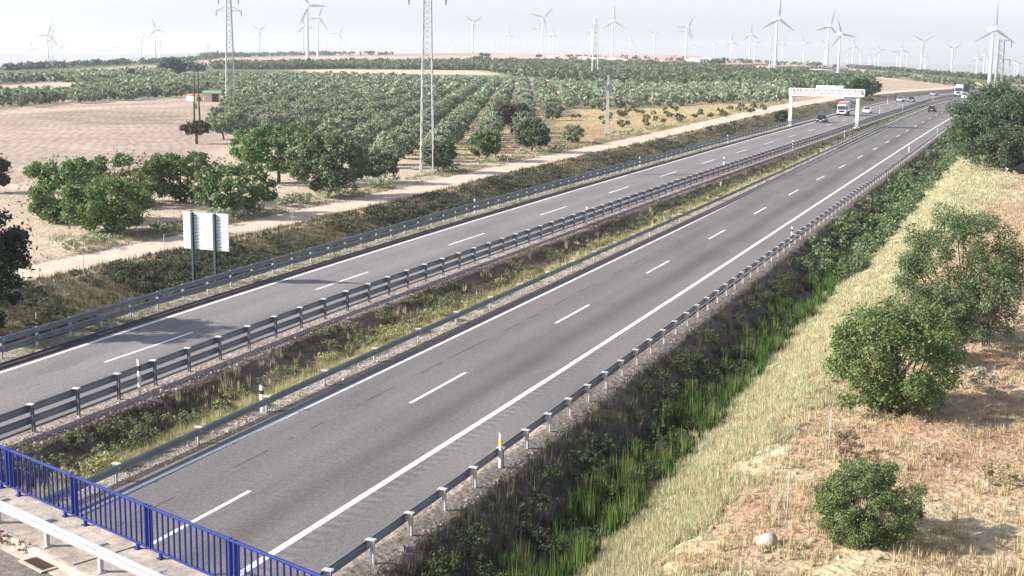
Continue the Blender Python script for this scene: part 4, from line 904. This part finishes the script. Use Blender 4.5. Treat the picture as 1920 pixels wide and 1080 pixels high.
for (px, py, hb) in [(50, 127.5, 108), (103, 126, 102), (195, 116, 96), (300, 112, 82), (262, 113, 98), (388, 104, 86), (390, 104, 88), (492, 103, 86), (562, 104, 80), (611, 102, 84), (646, 100, 80), (690, 99, 80), (760, 98, 78), (845, 97, 80), (926, 97, 82), (938, 97, 86), (985, 98, 82), (1048, 98, 92), (1030, 99, 72), (1075, 101, 82), (1071, 101, 88), (1101, 101, 82), (1187, 105, 90), (1285, 110, 62), (1303, 107, 90), (1332, 107, 96), (1546, 120, 88), (1588, 124, 104), (1612, 127, 105), (1629, 129, 106), (1640, 129, 100), (1849, 148, 112), (1862, 150, 112), (1906, 153, 124)]:
    turbine(px, py, hb, (px*37) % 120, 'faint tiny wind turbine far off in the haze', 'faint far wind turbines')

# ------------------------------------------------------------------ buildings
m_wall = mat('cream_render', (.66, .58, .50), .9, noise=[(.3, .08)]); m_wallw = mat('white_wall', (.78, .77, .74), .9); m_tile = mat('tile_roof', (.45, .24, .18), .9, noise=[(.4, .15)]); m_grroof = mat('green_sheet_roof', (.20, .32, .22), .7); m_dark = mat('dark_opening', (.03, .03, .03), .9); m_metal = mat('pale_sheet_roof', (.62, .62, .64), .6)
def house(name, label, px0, px1, py, top, depth, wall, roofm, pitch=.25, doors=3, group=None, rzo=0, cat='building', openfront=False):
    a, b = at(px0, py), at(px1, py); c = (a+b)/2; w = (b-a).length; ang = math.atan2(b.y-a.y, b.x-a.x)+rzo; h = max(zrow(c, top)-c.z, 2)
    t = thing(name, label, cat, (c.x, c.y, c.z), ang, group); hw = h/(1+pitch)
    D_ = depth
    if openfront:
        mb = MB(); mb.box(-w/2, -w/2+.3, 0, D_, -.5, hw).box(w/2-.3, w/2, 0, D_, -.5, hw).box(-w/2+.3, w/2-.3, D_-.3, D_, -.5, hw).box(-w/2+.3, 0, 0, .3, -.5, hw)
        mb.build('wall', wall, t)
        MB().hexa([(-w/2-.4, -.6, hw), (w/2+.4, -.6, hw), (w/2+.4, D_+.3, hw+.25), (-w/2-.4, D_+.3, hw+.25), (-w/2-.4, -.6, hw+.15), (w/2+.4, -.6, hw+.15), (w/2+.4, D_+.3, hw+pitch*hw+.2), (-w/2-.4, D_+.3, hw+pitch*hw+.2)]).build('roof', roofm, t); return t
    MB().box(-w/2, w/2, 0, D_, -4, hw).build('wall', wall, t)
    MB().add([(-w/2-.4, -.5, hw), (w/2+.4, -.5, hw), (w/2+.4, D_+.5, hw), (-w/2-.4, D_+.5, hw), (-w/2-.4, D_/2, h), (w/2+.4, D_/2, h)], [(0, 1, 5, 4), (2, 3, 4, 5), (0, 4, 3), (1, 2, 5), (3, 2, 1, 0)]).build('roof', roofm, t)
    for k in range(doors):
        x = -w/2+w*(k+.5)/doors; MB().box(x-w/doors*.22, x+w/doors*.22, -.06, .05, hw*.12, hw*.72).build('window', m_dark, t)
    return t
house('shed', 'small tan field shed with green sloping roof beside the tall pylon', 383, 412, 191, 172, 4, m_wall, m_grroof, .25, 0, openfront=True, cat='shed', rzo=-.25)
house('farm_building', 'low house remnant half hidden behind the shed and twin pole', 366, 380, 190, 182, 4, m_wall, m_tile, .2, 1, cat='building')
VB = [(1040, 1062, 110, 104.5, 'w', 'm'), (1066, 1082, 112, 105, 'p', 't'), (1084, 1098, 112, 105.5, 'w', 't'), (1100, 1112, 113, 106, 'w', 'm'), (1122, 1150, 116, 108, 'w', 'm'), (1152, 1176, 116.5, 109, 'w', 'm'), (1180, 1200, 117, 110, 'p', 't'), (1206, 1222, 117, 110.5, 'w', 't'), (1228, 1240, 119, 113, 'w', 't'), (1246, 1262, 120, 114, 'w', 'm'), (1268, 1284, 121, 114, 'p', 't'), (1290, 1308, 121, 115, 'w', 't'), (1312, 1330, 119, 108, 'w', 'm'), (1334, 1352, 117, 106, 'w', 'm')]
dl = ['pale warehouse at the left end of the village', 'pinkish house second in the village from the left', 'white tiled house third in the village from the left', 'small white shed left of the distant pylon foot', 'wide pale warehouse below the tall centre-right turbine', 'second wide pale warehouse of the village', 'pinkish tiled house right of the two warehouses', 'white tiled house in mid-village', 'little white house in front of the wood', 'low white shed in front of the wood', 'pinkish house below the turbine with the left-pointing blade', 'white tiled house left of the bulky village tree', 'tall white block behind the bulky village tree, left part', 'tall white block beside the thin cypress']
for q, l in zip(VB, dl): house('house', l, *q[:4], 14, m_wallw if q[4] == 'w' else mat('pink_wall', (.62, .44, .38), .9), m_metal if q[5] == 'm' else m_tile, .3, 3, 'village buildings on the horizon', cat='building')
house('warehouse', 'long pale industrial hall with a row of openings right of the cypress', 1362, 1440, 127, 119, 25, mat('tan_wall', (.6, .45, .38), .9), m_tile, .2, 12, 'industrial halls at the village edge')
house('warehouse', 'shorter pale hall right of the long one, behind the tallest right-half turbine', 1446, 1486, 130, 123, 22, m_wall, m_tile, .2, 6, 'industrial halls at the village edge')
house('warehouse', 'long bright white building behind the overlapping right turbine pair', 1488, 1566, 140, 130, 30, m_wallw, m_metal, .15, 0, 'industrial halls at the village edge')

# ------------------------------------------------------------------ vehicles
m_tyre = mat('tyre_rubber', (.02, .02, .02), .9); m_rim = mat('wheel_rim', (.5, .5, .52), .35, .8); m_glass = mat('tinted_glass', (.02, .025, .03), .08, 0, spec=.8)
m_lampw = mat('headlight_glass', (.85, .85, .85), .15); m_lampr = mat('tail_light_plastic', (.4, .02, .02), .3); m_plate = mat('plate_white', (.8, .8, .78), .5)
def car(px, py, label, paint, L=4.3, Wd=1.8, Hh=1.48, heading=-1, head=None, van=False, pos=None, rz=None, s=1):
    g = pos or at(px, py); fx = fOL if heading < 0 else fR
    dx = (float(fx(g.y+3))-float(fx(g.y-3)))/6; a = math.atan2(1, dx)          # road direction
    if heading < 0: a += math.pi
    if rz is not None: a = rz
    t = thing('van' if van else 'car', label, 'van' if van else 'car', (g.x, g.y, float(zfar(g.x, g.y))+.004 if pos is None else g.z), a)   # local +x = forward
    w = Wd/2*s; l = L/2*s; h = Hh*s
    st = [(-l, .62, .86, .45*h, .60*h), (-l*.97, .70, .95, .25*h, .64*h), (-l*.6, .70, 1, .16*h, .66*h), (0, .7, 1, .14*h, .64*h), (l*.45, .7, 1, .14*h, .62*h), (l*.8, .7, .97, .16*h, .55*h), (l*.97, .66, .86, .2*h, .46*h), (l, .6, .74, .28*h, .38*h)]
    if van: st = [(-l, .8, .96, .2*h, .6*h), (-l*.9, .8, 1, .14*h, .62*h), (l*.5, .8, 1, .14*h, .62*h), (l*.85, .8, .97, .16*h, .56*h), (l, .7, .8, .22*h, .42*h)]
    mb = MB(); b0 = 0
    for x, wt_, wb, zb, zt3 in st:
        zm = zb+(zt3-zb)*.55
        mb.v += [(x, -w*wb*.92, zb), (x, w*wb*.92, zb), (x, w*wb, zm), (x, w*wb*.93, zt3), (x, -w*wb*.93, zt3), (x, -w*wb, zm)]
    for i in range(len(st)-1):
        for k in range(6): mb.f.append((i*6+k, i*6+(k+1) % 6, i*6+6+(k+1) % 6, i*6+6+k))
    mb.f.append((0, 5, 4, 3, 2, 1)); e = (len(st)-1)*6; mb.f.append((e, e+1, e+2, e+3, e+4, e+5)); mb.build('body', paint, t, bevel=.05*s)
    # cabin: roof block with raked ends
    cb = [(-l*.92, -l*.62, l*.12, l*.50)] if not van else [(-l*.97, -l*.93, l*.45, l*.78)]
    xb0, xt0, xt1, xb1 = cb[0]; zb, ztp = .60*h, h
    ww, wt_ = w*.93, w*.74 if not van else w*.86
    V = [(xb0, -ww, zb), (xb1, -ww, zb), (xb1, ww, zb), (xb0, ww, zb), (xt0, -wt_, ztp), (xt1, -wt_, ztp), (xt1, wt_, ztp), (xt0, wt_, ztp)]
    MB().hexa(V).build('roof_shell', paint, t, bevel=.06*s)
    def quad_on(A, B, Cc_, Dd, inset, nm, off=.012):
        A, B, Cc_, Dd = map(Vector, (A, B, Cc_, Dd)); c = (A+B+Cc_+Dd)/4; nrm = (B-A).cross(Dd-A).normalized()
        P = [p+(c-p)*inset+nrm*off for p in (A, B, Cc_, Dd)]; P2 = [p-nrm*(off+.02) for p in P]
        MB().hexa(P2+P).build(nm, m_glass, t)
    quad_on(V[1], V[2], V[6], V[5], .13, 'windscreen'); quad_on(V[3], V[0], V[4], V[7], .16, 'rear_window')
    if not van: quad_on(V[0], V[1], V[5], V[4], .17, 'side_window'); quad_on(V[2], V[3], V[7], V[6], .17, 'side_window')
    for x in (-l*.62, l*.62):
        for sd in (-1, 1):
            wh = MB().tube([(x, sd*(w-.2*s), .3*s), (x, sd*(w+.01), .3*s)], [.31*s, .31*s], 16).build('wheel', m_tyre, t)
            MB().tube([(x, sd*(w+.005), .3*s), (x, sd*(w+.02), .3*s)], [.19*s, .17*s], 12).build('rim', m_rim, wh)
    for sd in (-1, 1):
        MB().box(l*.93, l*1.0, sd*w*.62-.2*s, sd*w*.62+.2*s, .34*h, .45*h).build('headlight', m_lampw, t, bevel=.02)
        MB().box(-l*1.005, -l*.95, sd*w*.74-.14*s, sd*w*.74+.14*s, .46*h, .6*h).build('tail_light', m_lampr, t, bevel=.02)
        MB().box(xt1-.1, xt1+.12, sd*(w+.0)-.1, sd*(w)+.1, .64*h, .74*h).build('mirror', paint, t, bevel=.02)
    MB().box(l*.99, l*1.006, -.26*s, .26*s, .22*h, .3*h).build('number_plate', m_plate, t); MB().box(-l*1.008, -l*.99, -.26*s, .26*s, .36*h, .44*h).build('number_plate', m_plate, t)
    return t
m_cblk = mat('black_car_paint', (.015, .016, .02), .25, .1, spec=.6); m_cwht = mat('white_car_paint', (.82, .82, .82), .3, spec=.5); m_cgry = mat('grey_car_paint', (.12, .13, .14), .3, .3); m_cblu = mat('blue_car_paint', (.25, .3, .45), .3); m_cslv = mat('silver_car_paint', (.55, .56, .58), .3, .4)
car(1541, 230, 'black car with white number plate coming towards the gantry', m_cblk, L=4.5, Wd=2.1, Hh=1.65)
car(1626, 213, 'white hatchback on the far carriageway just right of the gantry leg', m_cwht, L=4.0, Wd=2.0, Hh=1.6)
car(1688, 191, 'pale car on the outer lane beyond the gantry', m_cslv, s=1.1)
car(1709, 191.5, 'dark car beside the pale one beyond the gantry', m_cgry, s=1.1)
car(1751, 179.5, 'tiny bluish car far along the distant lane', m_cblu, s=1.1)
car(1748, 210, 'black car driving away on the near carriageway', m_cblk, heading=1, s=1.05)
car(1809, 186, 'small white van driving away where the road meets the big tree', m_cwht, heading=1, van=True, Hh=2.0, L=4.6, s=1.1)
g = at(1921, 326); car(0, 0, 'dark parked car half hidden behind the large tree at the right edge', m_cblk, pos=g, rz=math.radians(190))
def truck(px, py, label, cabm, boxm, s=.88, trl=9, roofm=None, artic=True):
    g = at(px, py); dx = (float(fOL(g.y+3))-float(fOL(g.y-3)))/6; a = math.atan2(1, dx)+math.pi
    t = thing('truck', label, 'truck', (g.x, g.y, float(zfar(g.x, g.y))+.004), a)
    w = 1.25*s; z0 = .55*s; hc = 3.3*s
    MB().hexa([(-2.2*s, -w, z0), (0, -w, z0), (0, w, z0), (-2.2*s, w, z0), (-2.2*s, -w, hc), (-.35*s, -w*.96, hc), (-.35*s, w*.96, hc), (-2.2*s, w, hc)]).build('cab', cabm, t, bevel=.08)
    MB().hexa([(-2.1*s, -w*.9, hc), (-.7*s, -w*.9, hc), (-.7*s, w*.9, hc), (-2.1*s, w*.9, hc), (-2.1*s, -w*.9, hc+.5*s), (-1.6*s, -w*.85, hc+.5*s), (-1.6*s, w*.85, hc+.5*s), (-2.1*s, w*.9, hc+.5*s)]).build('wind_deflector', roofm or cabm, t, bevel=.05)
    zz0, zz1 = 1.75*s, 2.85*s; x_ = lambda z: -.35*s*(z-z0)/(hc-z0)+.02
    MB().hexa([(x_(zz0)-.05, -w*.9, zz0), (x_(zz0), -w*.9, zz0), (x_(zz0), w*.9, zz0), (x_(zz0)-.05, w*.9, zz0), (x_(zz1)-.05, -w*.86, zz1), (x_(zz1), -w*.86, zz1), (x_(zz1), w*.86, zz1), (x_(zz1)-.05, w*.86, zz1)]).build('windscreen', m_glass, t)
    for sd in (-1, 1):
        MB().box(-1.5*s, -.5*s, sd*(w+.01)-.02, sd*(w+.01)+.02, 1.8*s, 2.6*s).build('side_window', m_glass, t)
        MB().box(-.3*s, -.1*s, sd*(w+.25)-.12, sd*(w+.25)+.12, 1.9*s, 2.7*s).bar((-.2*s, sd*w, 2.6*s), (-.2*s, sd*(w+.2), 2.6*s), .06).build('mirror', m_black, t)
        MB().box(-.02, .05, sd*w*.72-.2, sd*w*.72+.2, .75*s, 1.0*s).build('headlight', m_lampw, t)
    MB().box(-.1, .09, -w, w, .35*s, .7*s).build('bumper', m_black, t, bevel=.03)
    MB().box(.0, .06, -w*.6, w*.6, 1.1*s, 1.6*s).build('grille', m_black, t)
    MB().box(-(2.6+trl)*s, -2.6*s, -w*1.02, w*1.02, 1.15*s, 3.95*s).build('cargo_box', boxm, t, bevel=.04)
    MB().box(-(2.5+trl)*s, -2.0*s, -w*.5, w*.5, .7*s, 1.12*s).build('chassis', m_black, t)
    for x in (-1.1, -(2.6+trl*.35), -(2.6+trl*.75), -(2.6+trl*.88)):
        for sd in (-1, 1):
            wh = MB().tube([(x*s, sd*(w-.32*s), .5*s), (x*s, sd*w, .5*s)], [.5*s, .5*s], 18).build('wheel', m_tyre, t)
            MB().tube([(x*s, sd*(w-.01), .5*s), (x*s, sd*(w+.012), .5*s)], [.28*s, .24*s], 12).build('rim', m_rim, wh)
    return t
truck(1577, 218, 'white lorry with reddish roof passing under the gantry towards the camera', m_cwht, m_cslv, roofm=mat('red_paint', (.5, .1, .08), .4), trl=6, s=.85)
truck(1796, 182.5, 'white-cabbed lorry with dark trailer on the distant bend', m_cwht, mat('dark_tarpaulin', (.05, .06, .07), .7), s=1.15)

# ------------------------------------------------------------------ haze
hz_m = bpy.data.materials.new('haze_air'); hz_m.use_nodes = True; n = hz_m.node_tree; n.nodes.clear()
o = n.nodes.new('ShaderNodeOutputMaterial'); v = n.nodes.new('ShaderNodeVolumePrincipled'); v.inputs['Color'].default_value = (.93, .96, 1, 1); v.inputs['Density'].default_value = .00013; v.inputs['Anisotropy'].default_value = .2
n.links.new(v.outputs[0], o.inputs['Volume'])
hb = MB().box(-13800, 12500, -700, 14500, -149, 110).build('haze', hz_m); hb['kind'] = 'stuff'; hb['label'] = 'pale haze over the plain'; hb['category'] = 'haze'
